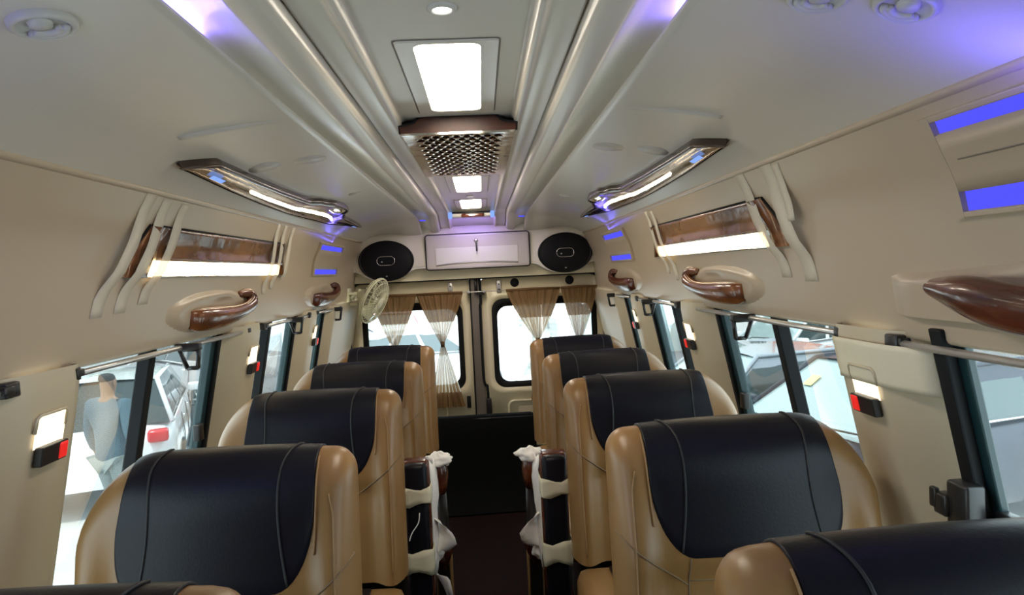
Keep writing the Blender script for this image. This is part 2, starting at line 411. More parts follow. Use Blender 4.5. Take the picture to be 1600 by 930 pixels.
for k, s_ in seats.items():
    if s_.location.z < 0: s_.location.z = 0; s_.scale.z = 1 + ((.01, -.005, -.02, -.035)[k[1]]-(.008 if k[0] == 'R' else 0))/1.12

seats['L', 0].scale.x = .95; seats['L', 0].location.x = -.548
# black bench across the rear of the aisle
bn = thing('rear_bench', (0, 4.6, 0), 'black upholstered bench back closing the aisle in front of the rear doors', 'bench')
MB().box(-.335, .365, 4.55, 4.66, 0.02, .515).build('bench_back', 'blackcloth', bn, bevel=.03)
MB().grid([[(x, y+.008*math.sin(9*x), z) for x in [-.33+.069*i for i in range(11)]] for y, z in ((4.56, .505), (4.54, .49), (4.50, .38), (4.44, .22), (4.36, .08), (4.28, .02), (4.1, .008))]).build('cover', 'blackcloth', bn)
MB().tube([(-.32, 4.556, .50), (.35, 4.556, .50)], .004, 6).build('piping', 'blackp', bn)

# ------------------------------------------------------------------ taped armrests beside the aisle
def crumple(mb, c, rx, ry, rz, seed, n=14, amp=.25):
    rnd = random.Random(seed); ph = [rnd.uniform(0, 6) for _ in range(8)]; rows = []
    for i in range(n+1):
        a = PI*i/n; row = []
        for j in range(n*2):
            b = 2*PI*j/(n*2)
            k = 1+amp*(math.sin(3*b+ph[0]+2*a)*.5+math.sin(5*b+ph[1]-3*a)*.35+math.sin(7*a+ph[2]+b)*.3) + rnd.uniform(-.06, .06)
            row.append((c[0]+rx*k*math.sin(a)*math.cos(b), c[1]+ry*k*math.sin(a)*math.sin(b), c[2]+rz*k*math.cos(a)))
        rows.append(row)
    return mb.grid(rows, close=True)
def sheet(mb, pts_rows, seed, amp=.006):
    rnd = random.Random(seed)
    rows = []
    for r in pts_rows: rows.append([(p[0]+rnd.uniform(-amp, amp), p[1]+rnd.uniform(-amp, amp), p[2]+rnd.uniform(-amp, amp)) for p in r])
    return mb.grid(rows)
def armrest(sd, xc, label):
    a = thing('folded_armrest', (xc, 2.42, 0), label, 'armrest')
    s = sd
    MB().box(xc-.044, xc+.044, 2.40, 2.48, .14, .82).build('pad', 'dark', a, bevel=.018)
    wc = MB().box(xc-.050, xc+.050, 2.425, 2.50, .10, .825).build('wood_back', 'woodr', a, bevel=.015)
    for k, (z0, z1) in enumerate(((.675, .735), (.425, .505))):
        t = MB(); rows = []
        for j in range(5):
            z = z0+(z1-z0)*j/4
            rows.append([(xc-.052*s*c1 if False else xc+.0525*cx, 2.44+.0475*cy*(1.3 if cy > 0 else 1), z + .008*math.sin(3*cx+k*2+j)) for cx, cy in
                         [(-1, 1), (-1, .3), (-1, -.8), (-.85, -1), (-.4, -1.02), (0, -1.0), (.4, -1.03), (.85, -1), (1, -.8), (1, .3), (1, 1)]])
        sheet(t, rows, 5+k+int(s), .0015).build('tape_band', 'tapep', a, solid=.0015)
    # second pad end with brown gloss cap behind, nearer the aisle
    x2 = xc - s*.072
    MB().lathe([(0.001, .055), (.025, .050), (.040, .030), (.044, 0), (.040, -.04), (.030, -.075), (.001, -.085)], 18, Matrix.Translation((x2, 2.56, .735)) @ Matrix.Diagonal((.9, 1, 1, 1))).build('wood_cap', 'woodr', a)
    MB().tube([(x2-s*.005, 2.58, .66), (x2-s*.01, 2.6, .55), (x2, 2.62, .4), (x2-s*.0, 2.62, .1)], [.022, .02, .032, .034], 10).build('strut', 'blackp', a)
    c = MB(); c.tube([(x2-s*.005, 2.57, .50), (x2-s*.008, 2.575, .43), (x2+s*.005, 2.58, .36)], [.018, .034, .022], 12); c.build('wood_cap', 'woodr', a)
    MB().box(x2-.032, x2+.032, 2.60, 2.68, .06, .40).build('side_trim', 'tan', a, bevel=.012)
    # tissue paper wraps
    p = MB(); crumple(p, (x2-s*.006, 2.56, .790), .052, .045, .026, 3 if s < 0 else 9)
    p.build('tissue_wrap', 'paper', a)
    p = MB(); rows = []
    for i in range(10):
        t = i/9; z = .80-.42*t
        rows.append([(xc-s*(.048+.006*math.sin(9*t)+.014*u*(1+.8*math.sin(4*t))), 2.46+.06*u, z+.01*math.sin(7*u)) for u in (0, .25, .5, .75, 1)])
    sheet(p, rows, 11, .003).build('tissue_strip', 'paper', a, solid=.001)
    p = MB(); rows = []
    for i in range(9):
        t = i/8
        rows.append([(x2-s*(-.035+(.02+.075*math.sin(PI*min(1, t*1.15))**.8)*u), 2.52-.01*u+.02*math.sin(5*u+3*t), .60-.16*t-.03*u*math.sin(3*t)-.012*u) for u in (0, .2, .4, .6, .8, 1)])
    sheet(p, rows, 13, .005).build('tissue_flap', 'paper', a, solid=.001)
    p = MB(); crumple(p, (x2+s*.012, 2.53, .425 if s > 0 else .445), .026, .022, .03, 21); p.build('tissue_knot', 'paper', a)
    if s < 0:
        MB().tube(catmull([(xc+.012, 2.398, .645), (xc+.006, 2.396, .61), (xc-.018, 2.397, .575), (xc-.03, 2.398, .545)], 5), .002, 5).build('thread', 'paper', a)
        p = MB(); rows = [[(xc+.035+.07*t, 2.50+.02*u, .385-.10*t*u-.04*t) for u in (0, .3, .6, 1)] for t in (0, .25, .5, .75, 1)]
        sheet(p, rows, 4, .004).build('tissue_tail', 'paper', a, solid=.001)
    return a
armrest(-1, -.232, 'upright black armrest banded with masking tape on the left of the aisle')
armrest(1, .274, 'upright black armrest banded with masking tape and tissue on the right of the aisle')

# ------------------------------------------------------------------ ceiling fittings
def hatch(y0, y1, lab):
    t = thing('ceiling_light_panel', (0, (y0+y1)/2, 1.95), lab, 'light', 'ceiling light panels')
    def ring(x, ya, yb, xi, yai, ybi, z, r=.012):
        o = rrect(-x, x, ya, yb, r); i = rrect(-xi, xi, yai, ybi, r)
        return [[(p[0], p[1], z) for p in o], [(p[0], p[1], z) for p in i]]
    # dark hairline gap
    MB().grid(ring(.106, y0-.02, y1+.03, .103, y0-.015, y1+.025, 1.9492), close=True).build('gap_line', 'grey', t, smooth=False)
    g = MB(); o = rrect(-.103, .103, y0-.015, y1+.025, .01); i = rrect(-.067, .067, y0, y1, .025)
    rows = [[(p[0], p[1], 1.9495) for p in o], [(p[0], p[1], 1.946) for p in rrect(-.101, .101, y0-.013, y1+.023, .01)], [(p[0], p[1], 1.946) for p in i], [(p[0], p[1], 1.9495) for p in i]]
    g.grid(rows, close=True).build('cover_frame', 'ceil', t, smooth=False)
    MB().cap([(p[0], p[1], 1.9482) for p in rrect(-.066, .066, y0+.001, y1-.001, .024)]).build('diffuser', 'led', t, smooth=False)
hatch(1.33, 1.872, 'large glowing white roof light nearest the camera')
hatch(3.15, 3.75, 'roof light just behind the perforated grille')
hatch(4.17, 4.72, 'small far roof light nearest the rear doors')
def spot(x, y, lab, r=.026):
    t = thing('round_downlight', (x, y, 1.95), lab, 'light', 'round ceiling downlights')
    MB().lathe([(r*.62, -.001), (r*.66, -.006), (r*.9, -.005), (r, -.002), (r, .002)], 28, Matrix.Translation((x, y, 1.95))).build('bezel', 'white', t)
    MB().lathe([(.0005, -.0025), (r*.62, -.0025)], 28, Matrix.Translation((x, y, 1.95))).build('lens', 'ledspot', t)
spot(.001, 1.16, 'round downlight at the top of the picture in front of the large light')
spot(-.066, 2.055, 'left one of two small downlights above the perforated grille', .019)
spot(.063, 2.055, 'right one of two small downlights above the perforated grille', .019)
spot(0, 3.98, 'small downlight between the two far roof lights', .022)

# perforated grille
gr = thing('perforated_ceiling_grille', (0, 2.4, 1.93), 'wood and chrome roof air grille pierced with round holes', 'vent')
gx, ga, gb, gz = .163, 1.955, 2.81, 1.902
MB().box(-.160, .160, 1.96, 2.80, gz+.004, 1.94).build('shade_backing', 'blackcloth', gr, smooth=False)  # black box close behind the plate, colours in the shade of the holes
pl = MB(); nr, nc = 19, 9
hx0, hx1, hy0, hy1 = -.13, .13, 1.985, 2.775
cw, chh = (hx1-hx0)/8.5, (hy1-hy0)/nr
NS = 12
for r_ in range(nr):
    off = 0 if r_ % 2 else cw/2
    for c_ in range(8):
        cx = hx0+off+cw*(c_+.5); cy = hy0+chh*(r_+.5)
        circ = [(cx+cw*.39*math.cos(2*PI*k/NS), cy+chh*.42*math.sin(2*PI*k/NS)) for k in range(NS)]
        def sq(k):
            a = 2*PI*k/NS; c, s = math.cos(a), math.sin(a); m_ = max(abs(c), abs(s)); return (cx+cw/2*c/m_, cy+chh/2*s/m_)
        out = [sq(k) for k in range(NS)]
        rows = [[(p[0], p[1], gz) for p in out], [(p[0], p[1], gz-.001) for p in circ], [(cx+(p[0]-cx)*.98, cy+(p[1]-cy)*.98, gz+.003) for p in circ]]
        pl.grid(rows, close=True)
    xa = hx0 if off else hx1-cw/2
    y0_, y1_ = hy0+chh*r_, hy0+chh*(r_+1)
    pl.cap([(xa, y0_, gz), (xa+cw/2, y0_, gz), (xa+cw/2, y1_, gz), (xa, y1_, gz)])
for a, b, c, d in ((-gx, gx, ga, hy0), (-gx, gx, hy1, gb), (-gx, hx0, hy0, hy1), (hx1, gx, hy0, hy1)):
    pl.cap([(a, c, gz), (b, c, gz), (b, d, gz), (a, d, gz)])
pl.build('perforated_plate', 'chromew', gr, smooth=False, merge=False)
MB().grid([[(-gx, ga, gz), (-gx, ga, gz+.03)], [(-gx, gb, gz), (-gx, gb, gz+.03)]]).grid([[(gx, ga, gz), (gx, ga, gz+.03)], [(gx, gb, gz), (gx, gb, gz+.03)]]).build('side_skirt', 'wood', gr)
# shaped walnut front with shoulders
fr = [(-.165, 0), (.165, 0), (.167, .022), (.15, .025), (.125, .030), (.112, .044), (.10, .048), (-.10, .048), (-.112, .044), (-.125, .030), (-.15, .025), (-.167, .022)]
q = MB(); rows = [[(x, yy, gz-.002+z) for x, z in fr] for yy in (ga-.012, ga)]
q.grid(rows, close=True); q.cap(rows[0]); q.cap(rows[1][::-1]); q.build('walnut_front', mat('satin_walnut', (.018, .004, .002), .45, spec=.3, var=(14, (.05, .012, .005), 5, (1, .3, 2))), gr, smooth=False, bevel=.002)
q = MB(); fr2 = [(x*1.03, z*1.06+.003) for x, z in fr]; rows = [[(x, yy, gz+z) for x, z in fr2] for yy in (ga-.003, ga+.006)]
q.grid(rows, close=True); q.cap(rows[0]); q.cap(rows[1][::-1]); q.build('dark_edge', 'black', gr, smooth=False)
MB().box(-gx, gx, ga-.014, ga+.002, gz-.005, gz+.001).build('chrome_lip', 'chrome', gr, smooth=False)

# rear roof console with blue lamps
rc = thing('rear_roof_console', (0, 4.85, 1.9), 'rear roof console with walnut strip between two blue lamps', 'console')
MB().box(-.165, .165, 4.80, 4.98, 1.895, 1.93).build('housing', 'ceil', rc, bevel=.012)
MB().box(-.075, .085, 4.79, 4.81, 1.893, 1.917).build('walnut_strip', 'woodr', rc, bevel=.003)
MB().box(-.02, .02, 4.785, 4.80, 1.902, 1.910).build('lens', 'ledspot', rc, bevel=.002)
for x in (-.155, .145): MB().box(x-.014, x+.014, 4.775, 4.81, 1.885, 1.93).build('blue_lamp', 'bluel', rc, bevel=.003)
MB().box(-.14, .13, 4.785, 4.81, 1.921, 1.931).build('dark_slot', 'blackp', rc)

# cove lamps (blue, hidden behind the side panel lips)
for side, nm in ((-1, 'left'), (1, 'right')):
    t = thing('cove_light_strip', (.41*side, .75, 1.92), 'blue strip light tucked in the %s roof cove' % nm, 'light')
    MB().box(.418*side-.004, .418*side+.004, .35, 1.22, 1.922, 1.932).build('strip', 'bluec', t, smooth=False)
    t = thing('cove_lamp', (.41*side, 4.8, 1.92), 'small blue lamp at the rear end of the %s roof cove' % nm, 'light')
    MB().box(.35*side-.02, .35*side+.02, 4.75, 4.83, 1.880, 1.884).build('lens', 'blue', t, smooth=False)

def arealamp(loc, dirv, sx, sy, en, col, par):
    l = bpy.data.lights.new('lamp', 'AREA'); l.shape = 'RECTANGLE'; l.size = sx; l.size_y = sy; l.energy = en; l.color = col
    o = bpy.data.objects.new('lamp_light', l); COL.objects.link(o); o.location = loc
    o.rotation_euler = Vector(dirv).to_track_quat('-Z', 'Y').to_euler()
    return o
BL = (.12, .10, 1)
arealamp((.845, .85, 1.735), (-.35, .25, 1), .03, .4, .9, BL, None)    # uplight of the large blue console
arealamp((-.845, .55, 1.70), (.1, .9, .25), .03, .3, 1.2, BL, None)
for sx_ in (-1, 1): arealamp((.84*sx_, 4.1, 1.722), (-.3*sx_, -.1, 1), .02, .3, .35, BL, None)
arealamp((0, 4.86, 1.885), (0, .55, -1), .3, .03, .9, (.35, .22, 1), None)   # blue lamps of the rear roof console
# chrome reading-light rails
def rail(side, nm):
    t = thing('reading_light_rail', (side*.7, 3.0, 1.82), 'long smoked chrome light rail with walnut edges on the %s ceiling' % nm, 'light fixture')
    # outline in (y, x): outer then inner edge
    Yk = [1.77, 1.87, 2.18, 2.5, 2.85, 3.0, 3.15, 3.30, 3.42, 3.49, 3.6, 4.22]
    outer = [.722, .730, .748, .760, .768, .769, .768, .764, .762, .760, .756, .700]
    inner = [.716, .656, .660, .661, .655, .625, .603, .595, .604, .640, .668, .688]
    def P(y, k, off):  # k 0 outer..1 inner
        for i in range(len(Yk)-1):
            if Yk[i] <= y <= Yk[i+1]:
                f = (y-Yk[i])/(Yk[i+1]-Yk[i]); f = f*f*(3-2*f) if 4 <= i <= 9 else f
                a = outer[i]+(outer[i+1]-outer[i])*f; b = inner[i]+(inner[i+1]-inner[i])*f; break
        return RP(side, y, a+(b-a)*k, off)
    YY = [1.77+(4.22-1.77)*i/70 for i in range(71)]
    body = [[P(y, k, o) for k, o in ((0, -.002), (0, .012), (.08, .017), (.25, .0185), (.35, .018), (.5, .0175), (.65, .020), (.80, .024), (.90, .024))] for y in YY]
    q = MB(); q.grid(body); q.cap(body[0]); q.cap(body[-1]); q.build('chrome_body', 'chromew', t)
    edge = [[P(y, k, o) for k, o in ((.90, .026), (.97, .024), (1.0, .014), (1.0, -.002))] for y in YY]
    MB().grid(edge).build('walnut_edge', 'edge', t)
    e2 = [[P(y, k, o) for k, o in ((0, -.002), (-.05, .008), (0, .014), (.05, .018))] for y in YY]
    MB().grid(e2).build('walnut_edge', 'edge', t)
    st = [[P(y, k, o) for k, o in ((.33, .017), (.345, .0225), (.405, .0225), (.42, .017))] for y in [2.3+1.2*i/20 for i in range(21)]]
    MB().grid(st).build('light_strip', 'strip', t)
    # bulging eye at the widening
    c = P(3.32, .72, .018)
    MB().lathe([(.001, -.016), (.02, -.014), (.036, -.006), (.044, .004)], 24, Matrix.Translation(c) @ Matrix.Diagonal((.8, 4.0, 1, 1))).build('eye_cup', 'chrome', t)
    for y in (1.985, 4.05):
        s_ = [[P(yy, k, .024) for k in (.25, .45)] for yy in (y-.05, y, y+.05)]
        MB().grid(s_).build('blue_lens', 'bluel', t)
rail(-1, 'left'); rail(1, 'right')

# round discs and vents
def disc(side, x, y, r, name, lab, cat, louvre=False, grp=None):
    z, tt = lin(ROOF, x, 0, 2); ang = math.atan2(tt.z, tt.x)
    mtx = Matrix.Translation(RP(side, y, x, .001)) @ Matrix.Rotation(-ang*side, 4, 'Y')
    t = thing(name, RP(side, y, x), lab, cat, grp)
    if louvre:
        MB().lathe([(r, .002), (r*.98, -.006), (r*.88, -.010), (r*.78, -.008), (r*.76, -.003), (.0005, -.003)], 40, mtx).build('rim', 'white', t)
        for k, rr in enumerate((.62, .45)):
            MB().tube([mtx @ Vector((r*rr*math.cos(a), r*rr*math.sin(a), -.006)) for a in [math.radians(20+i*14) for i in range(11)]], .006, 8).build('louvre', 'white', t)
        MB().lathe([(.0005, -.010), (r*.32, -.009), (r*.36, -.003)], 30, mtx @ Matrix.Translation((0, -r*.15, 0))).build('centre_flap', 'white', t)
    else:
        MB().lathe([(r, .001), (r*.96, -.003), (.0005, -.0035)], 36, mtx).build('disc', 'ceil' if False else 'white', t)
disc(-1, .539, .965, .043*1.0, 'round_air_vent', 'round white air vent at the top left of the ceiling', 'vent', True)
disc(1, .545, .955, .043, 'round_air_vent', 'left one of two round vents at the top right edge of the ceiling', 'vent', True)
disc(1, .655, .925, .043, 'round_air_vent', 'right one of two round vents at the top right edge of the ceiling', 'vent', True)
disc(-1, .479, 2.17, .052, 'round_blanking_cap', 'round cap above the left light rail, nearer the roof centre', 'cap')
disc(-1, .608, 2.13, .050, 'round_blanking_cap', 'faint round cap close beside the left light rail', 'cap')
disc(1, .473, 2.165, .050, 'round_blanking_cap', 'round cap above the right light rail, nearer the roof centre', 'cap')
disc(1, .606, 2.12, .050, 'round_blanking_cap', 'round cap close beside the right light rail', 'cap')
for side, nm in ((-1, 'left'), (1, 'right')):
    t = thing('ceiling_grip', RP(side, 1.64, .54), 'thin raised grey lip across the %s ceiling panel' % nm, 'grip')
    rows = []
    for i in range(13):
        x = .42+.225*i/12; h = .012*math.sin(PI*min(1, (i+.5)/12*.9))**.6*(.25+.75*i/12); y = 1.672-.052*i/12
        rows.append([RP(side, y-.012, x, 0), RP(side, y-.008, x, h), RP(side, y+.002, x, h*1.1), RP(side, y+.02, x, 0)])
    q = MB(); q.grid(rows); q.cap(rows[-1]); q.build('lip', 'side', t)
    # small fixing boss further back
    disc(side, .50, 3.05 if side < 0 else 3.5, .030, 'round_blanking_cap', 'small boss in the %s ceiling beyond the end of the walnut edge' % nm, 'cap')

# ------------------------------------------------------------------ fascia fittings
def patch(side, ys_, zs_, fn, nm, m, par, **k):
    return MB().grid([[WP(side, y, z, fn(y, z)) for y in ys_] for z in zs_]).build(nm, m, par, **k)
def niche(side, nm):
    t = thing('wall_light_niche', WP(side, 2.5, 1.6), 'glossy burl framed wall light with a warm glowing strip, %s side' % nm, 'wall light')
    def Q(u, v, off):   # u along, v up, slanted ends
        ya, yb = 1.92 + (2.00-1.92)*v, 3.20 + (3.10-3.20)*v
        z = 1.532 + (1.675-1.532)*v
        return WP(side, ya+(yb-ya)*u, z, off)
    NU = 40
    # burl panel bulging over the lamp
    rows = [[Q(i/NU, v, o) for i in range(NU+1)] for v, o in ((1, .0), (.99, .006), (.92, .008), (.72, .010), (.55, .014), (.42, .020), (.36, .022), (.34, .018), (.335, .006))]
    MB().grid(rows).build('burl_panel', 'burl', t)
    rows = [[Q(.015+.97*i/NU, v, o) for i in range(NU+1)] for v, o in ((.345, .012), (.28, .013), (.12, .009), (.015, .004))]
    MB().grid(rows).build('glowing_lit_ledge', 'glow', t)  # strip made to glow in place of a ledge lit by a hidden lamp
    # end cheeks and frame
    for u0, wdt in ((-.004, -.085), (1.004, .05)):
        rows = []
        for v in (0, .25, .5, .75, 1):
            d = wdt*(1 if u0 < .5 else 1)
            rows.append([Q(u0, v, .004), Q(u0, v, .02-.010*v), Q(u0+d*.4, v, .014), Q(u0+d*.9, v, .010), Q(u0+d, v, .0)])
        MB().grid(rows).build('end_cheek', 'wood' if u0 < .5 else 'burl', t)
        MB().tube([Q(u0+wdt, v, .003) for v in (0, .5, 1)], .004, 6).build('dark_edge', 'black', t)
    MB().tube([Q(u, 1, .004) for u in (-.08, .5, 1.05)], .0035, 6).build('dark_edge', 'black', t)
    MB().tube([Q(u, 0, .003) for u in (0, .5, 1)], .003, 6).build('lower_edge', 'chrome', t)
    return t
niche(-1, 'left'); niche(1, 'right')
ntape = 0
def tapestrip(side, y0, z0, y1, z1, wd, lab):
    t = MB(); rows = []; nseg = 14
    rnd = random.Random(int(abs(y0*1000))); wd *= 1.4
    for i in range(nseg+1):
        f = i/nseg; y = y0+(y1-y0)*f + .008*math.sin(6*f); z = z0+(z1-z0)*f
        inside = 1.515 < z < 1.70
        o = .0012 + .025*sstep(1.48, 1.56, z)*(1-sstep(1.60, 1.72, z))
        ww = wd*(1+.04*rnd.uniform(-1, 1))
        if z > 1.765: rows.append([RP(side, y-ww/2, .82, .002), RP(side, y+ww/2, .82, .002)])
        else: rows.append([WP(side, y-ww/2, z, o), WP(side, y, z, o+.0006), WP(side, y+ww/2, z, o)] if z <= 1.765 else 0)
    rows = [r if len(r) == 3 else [r[0], (r[0]+r[1])/2, r[1]] for r in rows]
    o = t.grid(rows).build('masking_tape_strip', 'tape', None, solid=.0003)
    tag(o, lab, 'tape', 'masking tape strips over the wall lights')
    return o
for side, nm in ((-1, 'left'), (1, 'right')):
    if side < 0:
        L = [(1.86, 1.755, 1.715, 1.432, .040, 'foremost of three tape strips at the near end of the left wall light'),
             (1.955, 1.748, 1.825, 1.437, .040, 'middle tape strip at the near end of the left wall light'),
             (2.07, 1.745, 1.945, 1.455, .04, 'tape strip crossing the burl panel of the left wall light'),
             (3.00, 1.755, 3.00, 1.45, .035, 'first thin tape strip at the rear end of the left wall light'),
             (3.10, 1.758, 3.10, 1.47, .035, 'second thin tape strip at the rear end of the left wall light'),
             (3.22, 1.760, 3.22, 1.52, .035, 'rearmost thin tape strip beyond the left wall light')]
    else:
        L = [(1.985, 1.753, 1.885, 1.442, .045, 'tape strip crossing the burl panel of the right wall light'),
             (1.80, 1.752, 1.745, 1.432, .05, 'wide tape strip over the near end of the right wall light'),
             (1.745, 1.745, 1.74, 1.60, .03, 'short tape strip beside the near right corner of the right wall light'),
             (3.14, 1.745, 3.09, 1.45, .035, 'rearmost thin tape strip on the right wall light'),
             (3.05, 1.74, 2.97, 1.42, .035, 'thin tape strip at the rear end of the right wall light')]
    for a in L: tapestrip(side, *a)

# blue slotted consoles
def slotbox(side, y0, y1, z0, z1, slots, lab, nm='slotted_console', big=False):
    t = thing(nm, WP(side, (y0+y1)/2, z0), lab, 'vent')
    edges = [z0]
    for a, b in slots: edges += [a, b]
    edges.append(z1); yi = y0+.0; e = .03
    dy = (slots[0][1]-slots[0][0])
    # plate strips
    NY = 10
    for k in range(0, len(edges), 2):
        a, b = edges[k], edges[k+1]
        rows = [[WP(side, y0+(y1-y0)*i/NY, a+(b-a)*v, .012) for i in range(NY+1)] for v in (0, .25, .5, .75, 1)]
        MB().grid([[WP(side, y0+(y1-y0)*i/NY, a, -.012) for i in range(NY+1)]] + rows + [[WP(side, y0+(y1-y0)*i/NY, b, -.012) for i in range(NY+1)]]).build('louvre_plate', 'fascia', t, smooth=True)
    for ya, yb in ((y0-.004, y0+e), (y1-e, y1+.004)):
        rows = [[WP(side, y, z0+(z1-z0)*v, .0125) for y in (ya, (ya+yb)/2, yb)] for v in [i/10 for i in range(11)]]
        rows2 = [[WP(side, ya, z0+(z1-z0)*v, -.002), WP(side, ya, z0+(z1-z0)*v, .0125)] for v in [i/10 for i in range(11)]]
        MB().grid(rows).grid(rows2).build('end_plate', 'fascia', t, smooth=False)
    for a, b in slots:
        rows = [[WP(side, y0+e*.7+(y1-y0-1.4*e)*i/NY, z, o) for i in range(NY+1)] for z, o in ((a, .002), (b, .001))]
        MB().grid(rows).build('blue_lens', 'blue', t)
    if big:
        MB().tube([WP(side, y0+.06+(y1-y0-.12)*i/8, z0+.55*(z1-z0)+.004, .0135) for i in range(9)], .0015, 5).build('crease_line', 'grey', t)
slotbox(-1, 3.80, 4.45, 1.525, 1.71, [(1.532, 1.562), (1.672, 1.700)], 'small wall console with two blue lit slots at the rear left')
slotbox(1, 3.72, 4.38, 1.525, 1.71, [(1.532, 1.562), (1.667, 1.697)], 'small wall console with two blue lit slots at the rear right')
slotbox(1, .25, 1.165, 1.555, 1.732, [(1.565, 1.600), (1.700, 1.722)], 'large wall console with bright blue slots at the right edge', big=True)

# grab handles with moulded cups
def handle(side, y0, y1, lab, wood='wood', big=1.0, zc=1.402, near=True, cup=True):
    """y0: nearer (pointed) end, y1: curled rear end"""
    t = thing('grab_handle', WP(side, (y0+y1)/2, zc), lab, 'handle', 'walnut grab handles')
    Lh = y1-y0
    def Y(f): return y0+Lh*f
    # cup: moulded teardrop surround
    if cup:
        rows = []
        for i in range(31):
            u = i/30; y = y0-.24*Lh/.56+(Lh+.27*Lh/.56)*u; row = []
            for j in range(17):
                v = j/16; z = zc-.058*big+.145*big*v
                du = (u-.55)/.45; dv = (v-.45)/.5; rr = math.sqrt(du*du+dv*dv)
                edge = 1-sstep(.80, 1.0, rr)
                ridge = .013*edge
                dip = -.011*(1-sstep(.0, .75, math.sqrt(((u-.66)/.30)**2+((v-.62)/.36)**2)))
                row.append(WP(side, y, z, ridge+dip if edge > 0 else -.002))
            rows.append(row)
        MB().grid(rows).build('cup', 'fascia', t)
    # bar: swept flattened tube that curls up at the rear end
    P = [(0.0, -.012, .012, .026, .012), (.05, -.012, .026, .033, .020), (.2, -.012, .034, .036, .023), (.42, -.012, .036, .033, .023), (.64, -.006, .036, .027, .021), (.82, .006, .035, .023, .020), (.94, .022, .032, .025, .022), (.985, .044, .024, .023, .020), (.92, .060, .014, .018, .016), (.80, .056, .005, .011, .008)]
    C = catmull([(Y(a), zc+b*big, c) for a, b, c, d, e in P], 5); D = catmull([(d, e, 0) for a, b, c, d, e in P], 5)
    rows = []
    for i, c in enumerate(C):
        dvec = (C[min(i+1, len(C)-1)]-C[max(i-1, 0)]); ty, tz = dvec.x, dvec.y; l = math.hypot(ty, tz) or 1; ty /= l; tz /= l
        row = []
        for k in range(16):
            a = 2*PI*k/16; n_ = D[i].x*1.15*math.cos(a)*big; o = max(.001, c.z+D[i].y*math.sin(a))
            row.append(WP(side, c.x - tz*n_, max(1.327, c.y + ty*n_), o))
        rows.append(row)
    q = MB(); q.grid(rows, close=True); q.cap(rows[0]); q.cap(rows[-1]); q.build('bar', wood, t)
handle(-1, 2.24, 2.80, 'walnut grab handle under the left wall light')
handle(1, 2.20, 2.76, 'walnut grab handle under the right wall light')
handle(-1, 3.85, 4.42, 'dark walnut grab handle under the rear left blue console', 'woodr')
handle(1, 3.80, 4.38, 'dark walnut grab handle under the rear right blue console', 'woodr')
# large near handle at the right edge: the curled end faces away from the camera
hb = thing('grab_handle', WP(1, 1.0, 1.40), 'large dark red walnut grab handle cut by the right edge', 'handle', 'walnut grab handles')
rows = []
for i in range(31):
    u = i/30; y = 1.33-.72*u; row = []
    hw = .006+.036*sstep(0, .35, u)**.8-.014*sstep(.4, .8, u); zc = 1.432-.030*sstep(0, .6, u)
    for k in range(18):
        a = 2*PI*k/18; o = .012+.034*sstep(0, .5, u)+.026*math.sin(a)*sstep(-.02, .3, u)
        row.append(WP(1, y, max(1.327, zc+hw*math.cos(a)), max(.001, o)))
    rows.append(row)
q = MB(); q.grid(rows, close=True); q.cap(rows[0]); q.build('bar', 'woodr', hb)
rows = []
for i in range(25):
    u = i/24; y = 1.40-.85*u; row = []
    for j in range(13):
        v = j/12; zb = 1.37; zt_ = 1.455+.05*sstep(0, 1, u)
        z = zb+(zt_-zb)*v; o = .022*sstep(0, .08, u)*(1-sstep(.86, 1, v)) - .016*sstep(.25, .5, u)*(1-sstep(.2, .5, abs(v-.55)))
        row.append(WP(1, y, z, o if 0 < u and v < 1 else -.001))
    rows.append(row)
MB().grid(rows).build('cup', 'fascia', hb)
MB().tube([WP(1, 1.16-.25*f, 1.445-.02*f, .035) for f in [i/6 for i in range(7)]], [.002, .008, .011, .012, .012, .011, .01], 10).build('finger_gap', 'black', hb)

# ------------------------------------------------------------------ curtain rails with brackets and hooks
def railseg(side, y0, y1, lab):
    t = thing('curtain_rail', WP(side, y0, 1.325), lab, 'rail', 'side curtain rails')
    P = lambda y: Vector(((.925)*side, y, 1.305))
    MB().tube([P(y0), P((y0+y1)/2), P(y1)], .008, 10).build('rod', 'greyal', t)
    for y in (y0, y1):
        c = P(y); MB().box(-.012, .012, -.022, .022, -.014, .018, Matrix.Translation(c)).build('bracket', 'blackp', t, bevel=.004)
        MB().box(-.008, .016, -.03 if y == y1 else .0, .0 if y == y1 else .03, -.006, .012, Matrix.Translation(c)).build('bracket', 'blackp', t, bevel=.003)
for side, nm in ((-1, 'left'), (1, 'right')):
    for (a, b), wh in zip(((-.6, 1.40), (1.61, 2.80), (3.0, 3.78), (3.93, 4.58)), ('nearest window', 'second window', 'third window', 'rearmost window')):
        railseg(side, a, b, 'aluminium curtain rail over the %s on the %s' % (wh, nm))
    for y, wh in ((2.19, 'second'), (3.44, 'third'), (4.40, 'rearmost')):
        t = thing('belt_hook', LW(side, y, 1.30), 'black trapezoid hook hanging over the %s window on the %s' % (wh, nm), 'hook', 'black hooks under the rails')
        X = lambda dx, z: Vector(((.905+dx)*side, y+.03*(1.31-z)/.08, z))
        fr_ = [(-.031, 1.297), (.031, 1.297), (.018, 1.234), (-.016, 1.234)]
        q = MB()
        for k in range(4): q.tube([X(*fr_[k]), X(*fr_[(k+1) % 4])], .0075, 6)
        q.build('loop', 'blackp', t)
        MB().box(-.040, .040, -.012, .012, -.010, .012, Matrix.Translation(X(0, 1.305))).build('mount', 'blackp', t, bevel=.003)

